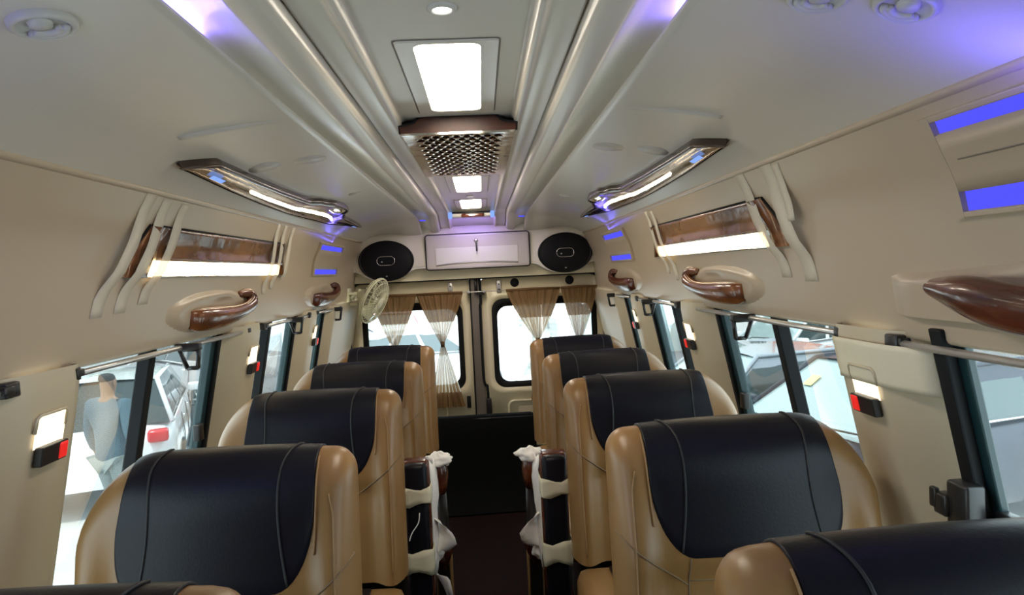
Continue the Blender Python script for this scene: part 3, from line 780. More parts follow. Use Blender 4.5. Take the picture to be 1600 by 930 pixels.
# pillar lamps with red switch
for side, nm in ((-1, 'left'), (1, 'right')):
    for y, wh in ((1.52, 'nearest'), (2.845, 'second'), (3.89 if side < 0 else 3.86, 'rear')):
        t = thing('pillar_switch_lamp', LW(side, y, 1.15), 'lit %s-side pillar recess with black box and red button, %s pillar' % (nm, wh), 'switch', 'red button switches on the pillars')
        w2 = .052 if wh != 'rear' else .035
        c = (lambda z, dy, o: LW(side, y+dy, z, .040+o))
        MB().grid([[c(1.235, -w2, .002), c(1.235, w2, .002)], [c(1.165, -w2, .0015), c(1.165, w2, .0015)]]).build('glow_plate', 'lampw', t)
        MB().tube([c(1.20, -w2, .001), c(1.232, -w2, .003), c(1.238, -w2+.008, .004), c(1.238, w2-.008, .004), c(1.232, w2, .003), c(1.20, w2, .001)], .004, 6).build('rim', 'pillar', t)
        q = MB(); vs = [c(z, dy, o) for z in (1.125, 1.168) for dy in (-w2*.86, w2*.86) for o in (0, .020)]
        q.add(vs, [(0, 1, 3, 2), (4, 6, 7, 5), (0, 4, 5, 1), (2, 3, 7, 6), (0, 2, 6, 4), (1, 5, 7, 3)]).build('box', 'blackp', t, bevel=.003, smooth=False)
        q = MB(); vs = [c(z, dy, o) for z in (1.128, 1.165) for dy in (w2*.25, w2*.80) for o in (.014, .023)]
        q.add(vs, [(0, 1, 3, 2), (4, 6, 7, 5), (0, 4, 5, 1), (2, 3, 7, 6), (0, 2, 6, 4), (1, 5, 7, 3)]).build('red_button', 'red', t, bevel=.004, smooth=False)
# tape patch on the near right pillar
q = MB(); rows = []
rnd = random.Random(3)
for i in range(9):
    z = 1.20+.10*i/8; rows.append([LW(1, y, z, o+.004+rnd.uniform(-.001, .001)) for y, o in ((1.30, .004), (1.34, .018), (1.39, .030), (1.44, .037), (1.5, .038), (1.56, .040), (1.60, .040), (1.625, .036))])
tp = q.grid(rows).build('masking_tape_patch', 'tapep', None, solid=.001)
tag(tp, 'wide creased masking tape wrapped round the top of the near right pillar', 'tape')

# ------------------------------------------------------------------ rear wall, doors
wb = struct('wall_back', 'cream rear frame around the two doors')
def loft(loops, name, m, par, **k):
    q = MB(); q.grid([[(p[0], y, p[1]) for p in lp] for lp, y in loops], close=True); return q.build(name, m, par, **k)
o_ = rrect(-1.12, 1.12, -.05, 1.97, .02); i_ = rrect(-.985, .985, .12, 1.462, .12)
loft([(o_, 5.22), (o_, 5.17), (rrect(-1.0, 1.0, .10, 1.475, .13), 5.165), (i_, 5.18), (i_, 5.25)], 'door_surround', 'cream', wb)
sl_ = struct('trim_1', 'black rubber seal round the rear door opening')
pts = [(p[0], 5.162, p[1]) for p in rrect(-.985, .985, .12, 1.462, .12, 8)]
MB().tube(pts+[pts[0]], .017, 8).build('seal', 'black', sl_)
def reardoor(nm, x0, x1, wx0, wx1, lab):
    d = struct(nm, lab); yb = 5.215
    A = rrect(x0, x1, .10, 1.46, .07); r1 = rrect(wx0-.085, wx1+.085, .535, 1.335, .11); r2 = rrect(wx0-.07, wx1+.07, .55, 1.32, .10); r3 = rrect(wx0-.03, wx1+.03, .59, 1.285, .09)
    loft([(A, yb+.03), (A, yb), (r1, yb), (r2, yb-.018), (r3, yb-.012), (r3, yb+.02)], 'inner_panel', 'cream', d)
    r4 = rrect(wx0+.012, wx1-.012, .635, 1.225, .08)
    loft([(r3, yb+.0), (rrect(wx0-.02, wx1+.02, .60, 1.275, .09), yb-.006), (r4, yb-.002), (r4, yb+.02)], 'window_rubber', 'black', d)
    MB().cap([(p[0], yb+.012, p[1]) for p in rrect(wx0-.02, wx1+.02, .60, 1.275, .09)]).build('pane', 'glassr', d, smooth=False)
    q = rrect(wx0+.06, wx1-.12, .22, .49, .05); q2 = rrect(wx0+.075, wx1-.135, .235, .475, .04)
    loft([(q, yb-.001), (q, yb-.010), (q2, yb-.010), (q2, yb-.003)], 'pocket_rim', 'cream', d)
    q3 = rrect(wx0+.14, wx1-.20, .20, .44, .02)
    MB().cap([(p[0], yb-.006, p[1]) for p in q3]).build('pocket_plate', 'pillar', d, smooth=False)
    return d
dl = reardoor('door_1', -.975, -.03, -.86, -.145, 'left rear door in cream paint with a curtained window')
dr = reardoor('door_2', .022, .975, .14, .90, 'right rear door in cream paint with a curtained window')
MB().box(-.045, .035, 5.19, 5.26, .1, 1.47).build('centre_post', 'grey', wb, smooth=False, bevel=.006)
MB().tube([(-.048, 5.185, .1), (-.048, 5.185, 1.46)], .006, 6).build('post_edge', 'black', wb)
MB().tube(catmull([(.028, 5.182, 1.46), (.03, 5.182, 1.30), (.028, 5.182, 1.25), (.022, 5.182, 1.20), (.022, 5.182, .72), (.035, 5.182, .62), (.05, 5.182, .58), (.052, 5.182, .1)], 5), .010, 8).build('weather_strip', 'black', wb)
MB().box(-.015, .01, 5.16, 5.19, 1.34, 1.46).build('striker', 'blackp', wb)
MB().box(.0, .06, 5.15, 5.19, 1.325, 1.355).build('catch', 'blackp', dr, bevel=.004)
MB().box(.035, .075, 5.15, 5.2, .40, .52).build('lock_handle', 'blackp', dr, bevel=.006)
MB().box(-.115, -.085, 5.19, 5.22, .45, .54).build('lock_plate', 'black', dl, bevel=.003)
for x, par in ((-.20, dl), (.175, dr)):
    MB().box(x-.018, x+.018, 5.195, 5.22, 1.335, 1.43).build('hinge_plate', 'greyal', par, bevel=.004)
    for z in (1.36, 1.40): MB().lathe([(.001, 0), (.006, 0), (.006, .006)], 10, Matrix.Translation((x, 5.195, z)) @ Matrix.Rotation(PI/2, 4, 'X')).build('bolt', 'blackp', par)
for x in (.299, .727):
    MB().lathe([(.0005, .010), (.026, .010), (.032, .004), (.034, 0)], 24, Matrix.Translation((x, 5.213, 1.405)) @ Matrix.Rotation(PI/2, 4, 'X')).build('rubber_plug', 'black', dr)
for z in (.96, .75):
    for x, par in ((-.075-.01, dl), (.075, dr)):
        MB().lathe([(.001, .006), (.009, .005), (.011, 0)], 12, Matrix.Translation((x, 5.213, z)) @ Matrix.Rotation(PI/2, 4, 'X')).build('screw', 'greyal', par)

# rear overhead unit
ru = thing('rear_overhead_unit', (0, 5.1, 1.5), 'cream overhead cabinet above the rear doors holding both speakers', 'cabinet')
def zbot(x):
    a = abs(x); return 1.548 - .075*math.exp(-((a-.67)/.17)**4) - .012*sstep(.86, .98, a)
NX = 80; rows = []
for i in range(NX+1):
    x = -.985+1.97*i/NX; zb = zbot(x); top = 1.86-.09*sstep(.7, 1.0, abs(x)); br = .02*math.exp(-((abs(x)-.67)/.19)**6)
    rows.append([(x, 5.16, zb+.01), (x, 5.10, zb-.004), (x, 5.060-br, zb), (x, 5.050-br, zb+.008), (x, 5.046-br, zb+.02), (x, 5.055-br, (zb+top)/2), (x, 5.07-br*.5, top-.02), (x, 5.09, top), (x, 5.2, top+.02)])
MB().grid(rows).build('shell', 'ceil', ru)
MB().tube([(-.985+1.97*i/NX, 5.052-.02*math.exp(-((abs(-.985+1.97*i/NX)-.67)/.19)**6), zbot(-.985+1.97*i/NX)+.002) for i in range(NX+1)], .006, 6).build('lower_bead', 'white', ru)
MB().box(-.985, .985, 5.13, 5.19, 1.455, 1.56).build('under_panel', 'cream', ru, smooth=False)
hd = MB(); A = rrect(-.355, .410, 1.535, 1.785, .02); 
hd.grid([[(p[0], 5.058, p[1]) for p in A], [(p[0], 5.040, p[1]) for p in A], [(p[0], 5.038, p[1]) for p in rrect(-.345, .400, 1.545, 1.775, .015)]], close=True)
hd.cap([(p[0], 5.038, p[1]) for p in rrect(-.345, .400, 1.545, 1.775, .015)]); hatchd = hd.build('hatch_door', 'hatch', ru, smooth=False)
pp = [(p[0], 5.041, p[1]) for p in rrect(-.361, .416, 1.530, 1.791, .022)]
MB().tube(pp+[pp[0]], .004, 5).build('hatch_gap', 'black', ru)
pn = []
for i in range(13): x = -.287+.612*i/12; pn.append((x, 5.033, 1.565+.018*(1-((x-.019)/.306)**2)))
pn += [(.325, 5.033, 1.690), (-.287, 5.033, 1.690)]
q = MB(); q.cap(pn); q.grid([pn, [(x, 5.04, z) for x, y, z in pn]], close=True); q.build('white_plate', 'white', hatchd, smooth=False)
pn2 = [(-.287+.612*i/12, 5.034, 1.560+.018*(1-((-.287+.612*i/12-.019)/.306)**2)) for i in range(13)]
MB().tube(pn2, .003, 5).build('plate_shadow', 'greyal', hatchd)
MB().lathe([(.001, .012), (.014, .011), (.018, .004), (.018, 0)], 18, Matrix.Translation((.018, 5.038, 1.735)) @ Matrix.Rotation(PI/2, 4, 'X')).build('lock', 'chrome', hatchd)
ky = thing('key', (.018, 5.02, 1.73), 'small key hanging from the lock of the rear overhead hatch', 'key')
MB().tube([(.018, 5.024, 1.735), (.018, 5.005, 1.733)], .003, 6).build('shank', 'greyal', ky)
MB().box(.014, .026, 5.002, 5.008, 1.655, 1.735).build('bow', 'blackp', ky, bevel=.003)
for x, nm in ((-.655, 'left'), (.680, 'right')):
    t = thing('oval_speaker', (x, 5.03, 1.615), 'black oval speaker with chrome ring badge, %s of the hatch' % nm, 'speaker', 'pair of oval speakers')
    mtx = Matrix.Translation((x, 5.030, 1.615)) @ Matrix.Rotation(PI/2, 4, 'X') @ Matrix.Diagonal((1, .735, 1, 1))
    MB().lathe([(.205, -.02), (.205, .006), (.197, .012), (.190, .006)], 48, mtx).build('surround', 'gloss', t)
    MB().lathe([(.190, .006), (.15, .012), (.08, .015), (.0005, .016)], 48, mtx).build('grille', 'gloss', t)
    c = rrect(-.065, .065, -.032, .032, .031); pts = [mtx @ Vector((a, b/.735, .018)) for a, b in c]
    MB().tube(pts+[pts[0]], .0028, 6).build('badge_ring', 'chrome', t)
    MB().lathe([(.001, .004), (.006, .003), (.007, 0)], 12, mtx @ Matrix.Translation((0, -.155, .012))).build('screw', 'greyal', t)
    MB().lathe([(.001, .004), (.006, .003), (.007, 0)], 12, mtx @ Matrix.Translation((-.03, -.01, .016))).build('tweeter', 'greyal', t)

# ------------------------------------------------------------------ curtains
def curtain(xl, xr, xg, zg, lab, bottom=None, seed=0):
    """top edge xl..xr at z=1.345, gathered to xg at zg; bottom = (xl, xr, z)"""
    t = thing('rear_curtain', ((xl+xr)/2, 5.12, 1.34), lab, 'curtain', 'rear door curtains')
    rnd = random.Random(seed); ph = rnd.uniform(0, 6); NU = 72
    def row(z, a, b, amp, nf):
        out = []
        for i in range(NU+1):
            u = i/NU; out.append((a+(b-a)*u, 5.13-amp*(.5+.5*math.sin(u*2*PI*nf+ph+.5*math.sin(z*9)))-amp*.3*math.sin(u*2*PI*nf*2.3+ph*2), z))
        return out
    top = 1.345
    def span(z):
        if z >= zg:
            f = (top-z)/(top-zg); g = .5*f + .5*f**1.5
            return xl+(xg-.010-xl)*g, xr+(xg+.010-xr)*g, .012+.03*f
        f = (zg-z)/(zg-bottom[2]); g = f**.9
        return xg-.010+(bottom[0]-xg+.010)*g, xg+.010+(bottom[1]-xg-.010)*g, .035-.012*f
    def part(z0, z1, nm, m, n_=14):
        q = MB(); q.uv = []; rows = []
        for k in range(n_+1):
            z = z0+(z1-z0)*k/n_; a, b, am = span(z); rows.append(row(z, a, b, am, 6))
            q.uv += [(i/NU, z) for i in range(NU+1)]
        q.grid(rows); return q.build(nm, m, t, merge=False)
    part(top, 1.135, 'brown_band', 'band'); part(1.135, zg, 'sheer', 'sheer', 20)
    # gathered heading
    a, b, _ = span(top)
    MB().tube([(a, 5.125, top+.004), ((a+b)/2, 5.122, top+.008), (b, 5.125, top+.004)], .010, 8).build('heading', 'band', t)
    q = MB(); q.tube([(xg, 5.11, zg+.02), (xg, 5.11, zg-.02)], [.017, .015], 10); q.build('tieback', 'band', t)
    if bottom:
        part(zg, bottom[2]+.115, 'lower_sheer', 'sheer', 20); part(bottom[2]+.115, bottom[2], 'brown_hem', 'band', 6)
cwi = thing('curtain_wire', (-.98, 5.125, 1.35), 'thin wire holding the rear door curtains across both doors', 'wire')
MB().tube([(-.99, 5.14, 1.35), (.99, 5.14, 1.35)], .003, 6).build('wire', 'greyal', cwi)
for x in (-.97, -.06, .06, .97): MB().box(x-.01, x+.01, 5.13, 5.20, 1.34, 1.36).build('wire_hook', 'greyal', cwi, bevel=.002)
curtain(-.80, -.455, -.635, .945, 'short brown curtain gathered behind the fan, far left', (-.72, -.50, .5), 1)
curtain(-.455, -.105, -.275, .965, 'brown striped curtain with full flared tail, left of the centre post', (-.40, -.125, .478), 2)
curtain(.225, .640, .452, .955, 'brown striped curtain right of the centre post', (.38, .58, .5), 3)
curtain(.645, .925, .765, .93, 'brown striped curtain nearest the right wall', (.68, .86, .5), 4)

# ------------------------------------------------------------------ fan
fn = thing('wall_fan', (-.90, 4.9, 1.38), 'ivory clip-on cage fan in the rear left corner', 'fan')
axis = Vector((.87, -.28, -.40)).normalized()
C0 = Vector((-.735, 4.88, 1.33)); zq = axis.to_track_quat('Z', 'Y').to_matrix().to_4x4(); FM = Matrix.Translation(C0) @ zq
R_ = .175
q = MB()
for k in range(36):
    a = 2*PI*k/36
    q.tube([FM @ Vector((r*math.cos(a+.0), r*math.sin(a), h)) for r, h in ((.04, .052), (.10, .046), (.15, .028), (R_, 0), (.15, -.030), (.08, -.05))], .0022, 4, cap=False)
for r, h in ((.04, .052), (.10, .046), (.145, .031), (R_-.005, .006), (R_-.005, -.006), (.15, -.030), (.08, -.05)):
    q.tube([FM @ Vector((r*math.cos(2*PI*k/36), r*math.sin(2*PI*k/36), h)) for k in range(37)], .0028 if r < R_-.01 else .005, 5, cap=False)
q.build('cage', 'fan', fn)
MB().lathe([(.0005, .060), (.035, .058), (.042, .050), (.042, .046)], 24, FM).build('cage_badge', 'fan', fn)
MB().lathe([(.0005, .03), (.028, .028), (.032, -.01), (.03, -.03)], 20, FM).build('hub', 'fan', fn)
for b_ in range(3):
    q = MB(); rows = []
    for i in range(8):
        r = .03+.115*i/7
        rows.append([FM @ Vector((r*math.cos(a), r*math.sin(a), .02*(j/6-.5)*2)) for j in range(7) for a in [b_*2*PI/3+(-.45-.1*i/7)+j*(.9+.3*math.sin(PI*i/7))/6]])
    q.grid(rows); q.build('blade', 'fan', fn, solid=.0015)
MB().lathe([(.0005, -.13), (.03, -.128), (.048, -.11), (.055, -.07), (.05, -.045)], 24, FM).build('motor_housing', 'fan', fn)
back = FM @ Vector((0, 0, -.12))
MB().tube([back, back+Vector((-.035, .0, .01)), Vector((-.90, 4.93, 1.36)), Vector((-.93, 4.94, 1.38))], [.022, .018, .016, .018], 10).build('arm', 'fan', fn)
MB().box(-.015, .015, -.05, .05, -.06, .06, Matrix.Translation((-.93, 4.94, 1.37))).build('mount', 'fan', fn, bevel=.006)
MB().box(-.06, .0, -.012, .012, -.05, -.03, Matrix.Translation((-.86, 4.90, 1.35))).build('clamp', 'fan', fn, bevel=.004)
MB().box(-.06, .0, -.012, .012, .03, .05, Matrix.Translation((-.86, 4.90, 1.35))).build('clamp', 'fan', fn, bevel=.004)
MB().tube([Vector((-.84, 4.90, 1.28)), Vector((-.84, 4.90, 1.42))], .012, 8).build('bracket', 'fan', fn)

# ------------------------------------------------------------------ outside
GZ = -1.1
M['ground'] = mat('pale_concrete', (.62, .62, .60), .85, var=(1.2, (.52, .52, .51), 5, (1, 1, 1)), bump=(20, .3, .01))
M['silver'] = mat('silver_car_paint', (.28, .31, .35), .2, metal=.2, coat=1)
M['whitec'] = mat('white_car_paint', (.75, .76, .77), .25, coat=1)
M['darkc'] = mat('dark_grey_car_paint', (.012, .013, .024), .3, coat=.15, spec=.3)
M['goldc'] = mat('grey_pickup_paint', (.26, .25, .25), .3, coat=.6)
M['redc'] = mat('red_car_paint', (.55, .04, .04), .3, coat=.6)
M['cglass'] = mat('car_window_glass', (.02, .035, .035), .06, spec=.5, coat=.2)
M['cscreen'] = mat('sky_sheen_windscreen', (.30, .38, .38), .05, spec=.9, coat=1)  # pale base colour carries the sky reflected in the glass
M['tyre'] = mat('tyre_rubber', (.03, .03, .03), .8)
M['tail'] = mat('red_tail_lamp', (.6, .02, .03), .2)
M['lampg'] = mat('clear_headlamp', (.6, .65, .7), .1)
gnd = MB().box(-40, 40, -12, 60, GZ-.1, GZ).build('ground', 'ground', smooth=False); tag(gnd, 'pale sunlit concrete yard outside the van', None, None, 'structure')
def car(C, head, L, W, H, paint, lab, kind='suv', glass='cscreen', sticker=False):
    t = thing('parked_car' if kind != 'pickup' else 'pickup_truck', (C[0], C[1], GZ), lab, 'car'); t.rotation_euler = (0, 0, math.atan2(head[1], head[0]))
    h = L/2
    hood = .60*H if kind != 'sedan' else .60*H
    # top outline of the lower body (x, z) from nose to tail
    xs_ = [h, h-.06, h-.35, .24*L, .22*L, .0, -.30*L, -.36*L, -h+.08, -h]
    zt_ = [.34*H, .50*H, .56*H, .62*H, .63*H, .64*H, .66*H, .665*H, (.66 if kind != 'sedan' else .62)*H, .35*H]
    if kind == 'pickup': zt_[6:9] = [.62*H, .62*H, .62*H]
    wd_ = [.70, .84, .95, 1, 1, 1, 1, .99, .94, .82]
    rows = []
    for x, z, k in zip(xs_, zt_, wd_):
        w_ = W/2*k; zl = .16*H if abs(x) < h-.1 else .22*H
        rows.append([(x, -w_*.9, zl), (x, -w_, zl+.1), (x, -w_*1.0, .42*H if z > .45*H else z*.8), (x, -w_*.96, z-.03*H), (x, -w_*.80, z), (x, 0, z+.02*H), (x, w_*.80, z), (x, w_*.96, z-.03*H), (x, w_*1.0, .42*H if z > .45*H else z*.8), (x, w_, zl+.1), (x, w_*.9, zl)])
    q = lm(); q.grid(rows); q.cap(rows[0]); q.cap(rows[-1]); q.build('body', paint, t, sub=1)
    # cabin
    if kind == 'pickup': cab = [(.22*L, .62*H), (.09*L, .97*H), (-.14*L, .97*H), (-.17*L, .62*H)]
    elif kind == 'suv': cab = [(.24*L, .62*H), (.06*L, .95*H), (-.36*L, .97*H), (-.45*L, .64*H)]
    else: cab = [(.23*L, .62*H), (.08*L, .97*H), (-.20*L, .97*H), (-.38*L, .66*H)]
    wb_, wt = W/2*.92, W/2*.72
    (xa, za), (xb, zb), (xc, zc_), (xd, zd) = cab
    q = lm(); q.add([(xa, -wb_, za), (xa, wb_, za), (xb, wt, zb-.03), (xb, -wt, zb-.03)], [(0, 1, 2, 3)]); q.build('windscreen', glass, t, smooth=False)
    q = lm(); q.add([(xd, -wb_, zd), (xd, wb_, zd), (xc, wt, zc_-.03), (xc, -wt, zc_-.03)], [(0, 3, 2, 1)]); q.build('rear_window', 'cglass', t, smooth=False)
    for s in (-1, 1):
        # side glass pieces with pillars between
        cuts = [0, .34, .66, 1.0] if kind != 'pickup' else [0, .5, 1]
        for a, b in zip(cuts, cuts[1:]):
            a += .02; b -= .02
            B = lambda f: (xa-.03+(xd-xa+.06)*f, s*wb_, za+(zd-za)*f+.01); T_ = lambda f: (xb+(xc-xb)*f, s*(wt+.004), zb-.06+(zc_-zb)*f)
            q = lm(); q.add([B(a), B(b), T_(b), T_(a)], [(0, 1, 2, 3)]); q.build('side_window', 'cglass', t, smooth=False)
        q = lm(); q.add([(xa, s*(wb_-.01), za), (xd, s*(wb_-.01), zd), (xc, s*(wt-.006), zc_-.02), (xb, s*(wt-.006), zb-.02)], [(0, 1, 2, 3)]); q.build('pillar_frame', paint, t, smooth=False)
        q = lm(); q.tube([(xa-.02, s*(wb_+.012), za+.012), (0, s*(wb_+.016), .645*H), (xd+.05, s*(wb_+.012), zd+.012)], .012, 6); q.build('chrome_strip', 'chrome', t)
        q = lm(); q.tube([(xa, s*wb_, za), (xb, s*wt, zb-.02), (xc, s*wt, zc_-.02), (xd, s*wb_, zd)], .03, 6); q.build('roof_rail', paint, t)
        for x in (.04*L, -.18*L):
            q = lm(); q.box(x-.13, x+.02, s*W/2-.01, s*W/2+.025, .55*H, .575*H); q.build('door_handle', 'chrome', t, bevel=.008)
        for x in (.20*L, .0, -.22*L):
            q = lm(); q.tube([(x, s*(W/2+.001), .22*H), (x, s*(W/2+.001), .44*H), (x, s*W/2*.965, .60*H)], .005, 4); q.build('door_gap', 'black', t)
        q = lm(); q.box(xa-.22, xa-.06, s*(W/2)-.02 if s > 0 else -W/2-.18, s*W/2+.18 if s > 0 else -W/2+.02, .62*H, .70*H); q.build('wing_mirror', paint, t, bevel=.03)
        for x in (h*.62, -h*.60):
            q = lm(); Rw = .33; q.lathe([(.15, -.11), (Rw-.03, -.11), (Rw, -.08), (Rw, .08), (Rw-.03, .11), (.18, .11)], 28, Matrix.Translation((x, s*(W/2-.09), Rw)) @ Matrix.Rotation(PI/2, 4, 'X')); wo = q.build('wheel', 'tyre', t)
            q = lm(); q.lathe([(.001, .02), (.05, .03), (.08, 0)], 16, Matrix.Translation((x, s*(W/2+.005), Rw)) @ Matrix.Rotation(-s*PI/2, 4, 'X'))
            for k in range(6):
                a = 2*PI*k/6; q.tube([(x, s*(W/2+.0), Rw), (x+.2*math.cos(a), s*(W/2+.0), Rw+.2*math.sin(a))], .024, 6)
            q.build('rim', 'greyal', wo)
        q = lm(); q.box(h-.22, h-.03, s*W*.30-.14, s*W*.30+.14, .43*H, .52*H); q.build('headlight', 'lampg', t, bevel=.03)
        q = lm(); q.box(-h-.05, -h+.12, s*W*.38-.10, s*W*.38+.12, .52*H, .61*H); q.build('tail_light', 'tail', t, bevel=.03)
    q = lm(); rows = [[(xb+(xc-xb)*f + .02*(1-2*f), wt*1.02*v, zb+(zc_-zb)*f-.03+.035*(1-v*v)+.03*math.sin(PI*f)) for v in (-1, -.7, -.35, 0, .35, .7, 1)] for f in [i/8 for i in range(9)]]
    q.grid(rows); q.build('roof', paint, t)
    q = lm(); q.box(h-.03, h+.03, -.30, .30, .36*H, .46*H); q.build('radiator_grille', 'blackp', t, bevel=.02)
    for yw in (-.35, .35):
        q = lm(); q.tube([(xa+.06, yw, za+.02), (xa-.0, yw+.05, za+.05), (xa-.02, yw+.5, za+.07)], .010, 5); q.build('wiper', 'blackp', t)
    if sticker:
        q = lm(); f0, f1 = .55, .72
        q.add([(xa+(xb-xa)*f+.012, yy, za+(zb-.03-za)*f+.01) for f, yy in ((f0, -.42), (f0, -.30), (f1, -.30), (f1, -.42))], [(0, 1, 2, 3)])
        M['stk'] = mat('yellow_sticker', (.75, .70, .25), .6); q.build('windscreen_sticker', 'stk', t, smooth=False)
    if kind == 'pickup':
        for s in (-1, 1):
            q = lm(); q.box(-h+.05, -.17*L, s*W/2*.95-.03, s*W/2*.95+.03, .60*H, .68*H); q.build('bed_rail', paint, t, bevel=.01)
        q = lm(); q.box(-h+.01, -h+.06, -W/2*.9, W/2*.9, .42*H, .68*H); q.build('tailgate', paint, t, bevel=.01)
    return t
hd_ = (-.97, -.24)
car((3.99, 6.46), hd_, 4.4, 1.75, 1.62, 'darkc', 'dark grey car with sky-reflecting windscreen close outside the right windows', 'suv', 'cscreen', True)
car((3.45, 8.5), hd_, 4.4, 1.75, 1.50, 'silver', 'silver white car parked behind the dark car on the right', 'sedan')
car((6.6, 13.6), (-.95, -.3), 4.3, 1.7, 1.5, 'whitec', 'pale car far back on the right, seen through the rear side windows', 'sedan')
car((-5.15, 9.7), (-.35, .93), 4.2, 1.7, 1.55, 'whitec', 'white hatchback with red tail lamps behind the walking person', 'suv')
car((-6.2, 15.2), (-.75, .66), 4.9, 1.8, 1.62, 'goldc', 'grey pickup truck parked beyond the second left window', 'pickup')
car((-1.5, 14.5), (.9, .3), 4.4, 1.75, 1.55, 'whitec', 'white car seen through the left rear door window', 'sedan')
car((-2.6, 19), (.2, -.9), 4.4, 1.75, 1.65, 'redc', 'red car far beyond the left rear door', 'suv')

# van far behind the right rear door
vn = thing('parked_van', (2.1, 11, GZ), 'white van behind the right rear door window', 'van')
MB().box(1.45, 3.3, 10.4, 14.5, GZ+.35, GZ+2.1).build('van_body', 'silver', vn, bevel=.15)
MB().box(1.6, 3.15, 10.36, 10.42, GZ+1.2, GZ+1.95).build('windscreen', 'cscreen', vn, bevel=.05)
for x in (1.6, 3.1):
    for y in (11, 13.6): MB().lathe([(.1, -.11), (.33, -.11), (.35, 0), (.33, .11), (.1, .11)], 24, Matrix.Translation((x, y, GZ+.35)) @ Matrix.Rotation(PI/2, 4, 'Y')).build('wheel', 'tyre', vn)
    MB().box(x-.12, x+.12, 10.33, 10.42, GZ+.75, GZ+.92).build('headlight', 'lampg', vn, bevel=.02)
MB().box(1.75, 3.0, 10.34, 10.42, GZ+.6, GZ+.75).build('bumper', 'greyal', vn, bevel=.02)
ld = thing('metal_rack', (.6, 6.6, GZ), 'thin metal rack standing outside the right rear door', 'rack')
for x in (.34, .62, .86):
    MB().tube([(x, 6.6, GZ), (x, 6.6, GZ+2.3)], .022, 8).build('upright', 'greyal', ld)
for z in (.5, 1.1, 1.7, 2.25): MB().tube([(.34, 6.6, GZ+z), (.86, 6.6, GZ+z)], .018, 8).build('crossbar', 'greyal', ld)

# motorcycles
def moto(C, ang, lab):
    t = thing('motorcycle', (C[0], C[1], GZ), lab, 'motorcycle'); t.rotation_euler = (0, 0, ang)
    for x in (-.65, .68):
        q = lm(); Rw = .30; q.tube([(x+Rw*math.cos(a), 0, Rw+Rw*math.sin(a)) for a in [2*PI*k/24 for k in range(25)]], .05, 8, cap=False); wo = q.build('wheel', 'tyre', t)
        q = lm()
        for k in range(8): a = 2*PI*k/8; q.tube([(x, 0, Rw), (x+.27*math.cos(a), 0, Rw+.27*math.sin(a))], .008, 4)
        q.build('spokes', 'greyal', wo)
    q = lm(); q.tube(catmull([(.15, 0, .85), (.30, 0, .95), (.02, 0, .92)], 4), .05, 8); 
    q = lm(); q.lathe([(.001, -.24), (.09, -.2), (.14, 0), (.11, .18), (.001, .24)], 16, Matrix.Translation((.18, 0, .86)) @ Matrix.Rotation(PI/2, 4, 'Y')); q.build('tank', 'darkc', t)
    q = lm(); q.box(-.62, -.02, -.12, .12, .76, .86); q.build('seat', 'blackp', t, bevel=.04)
    q = lm(); q.box(-.15, .25, -.12, .12, .32, .62); q.build('engine', 'grey', t, bevel=.04)
    q = lm()
    for s in (-1, 1): q.tube([(.70, s*.07, .30), (.52, s*.07, .95)], .022, 6)
    q.build('fork', 'greyal', t)
    q = lm(); q.tube(catmull([(.38, -.36, 1.08), (.46, -.2, 1.05), (.50, 0, 1.0), (.46, .2, 1.05), (.38, .36, 1.08)], 4), .016, 6); q.build('handlebar', 'blackp', t)
    q = lm(); q.lathe([(.001, .10), (.09, .08), (.08, -.04), (.001, -.06)], 16, Matrix.Translation((.60, 0, .90)) @ Matrix.Rotation(PI/2, 4, 'Y')); q.build('headlight', 'lampg', t)
    q = lm(); q.tube([(-.65, .1, .3), (-.45, .1, .72), (.3, .1, .8)], .02, 6); q.tube([(-.65, -.1, .3), (-.45, -.1, .72), (.3, -.1, .8)], .02, 6); q.build('frame', 'blackp', t)
    q = lm(); rows = [[(-.65+.40*math.cos(a), v, .30+.40*math.sin(a)) for v in (-.08, .08)] for a in [math.radians(40+i*14) for i in range(8)]]; q.grid(rows); q.build('mudguard', 'darkc', t)
    q = lm(); q.tube([(-.9, -.14, .32), (-.3, -.14, .28), (.15, -.12, .3)], .035, 8); q.build('exhaust', 'chrome', t)
moto((-3.3, 8.5), 1.9, 'black motorcycle beside the walking person')
moto((-2.9, 11.4), 2.6, 'dark motorcycle in front of the grey pickup truck')

# fallen rails on the yard to the left
for k, (a, b, lb) in enumerate((((-2.1, 3.4, GZ+.3), (-3.3, 6.2, GZ+.4), 'upper metal rail lying across the yard at the left'), ((-1.9, 3.3, GZ+.05), (-3.2, 6.3, GZ+.05), 'lower metal rail lying across the yard at the left'))):
    tag(MB().tube([a, b], .03, 8).build('metal_rail', 'greyal', None), lb, 'rail')

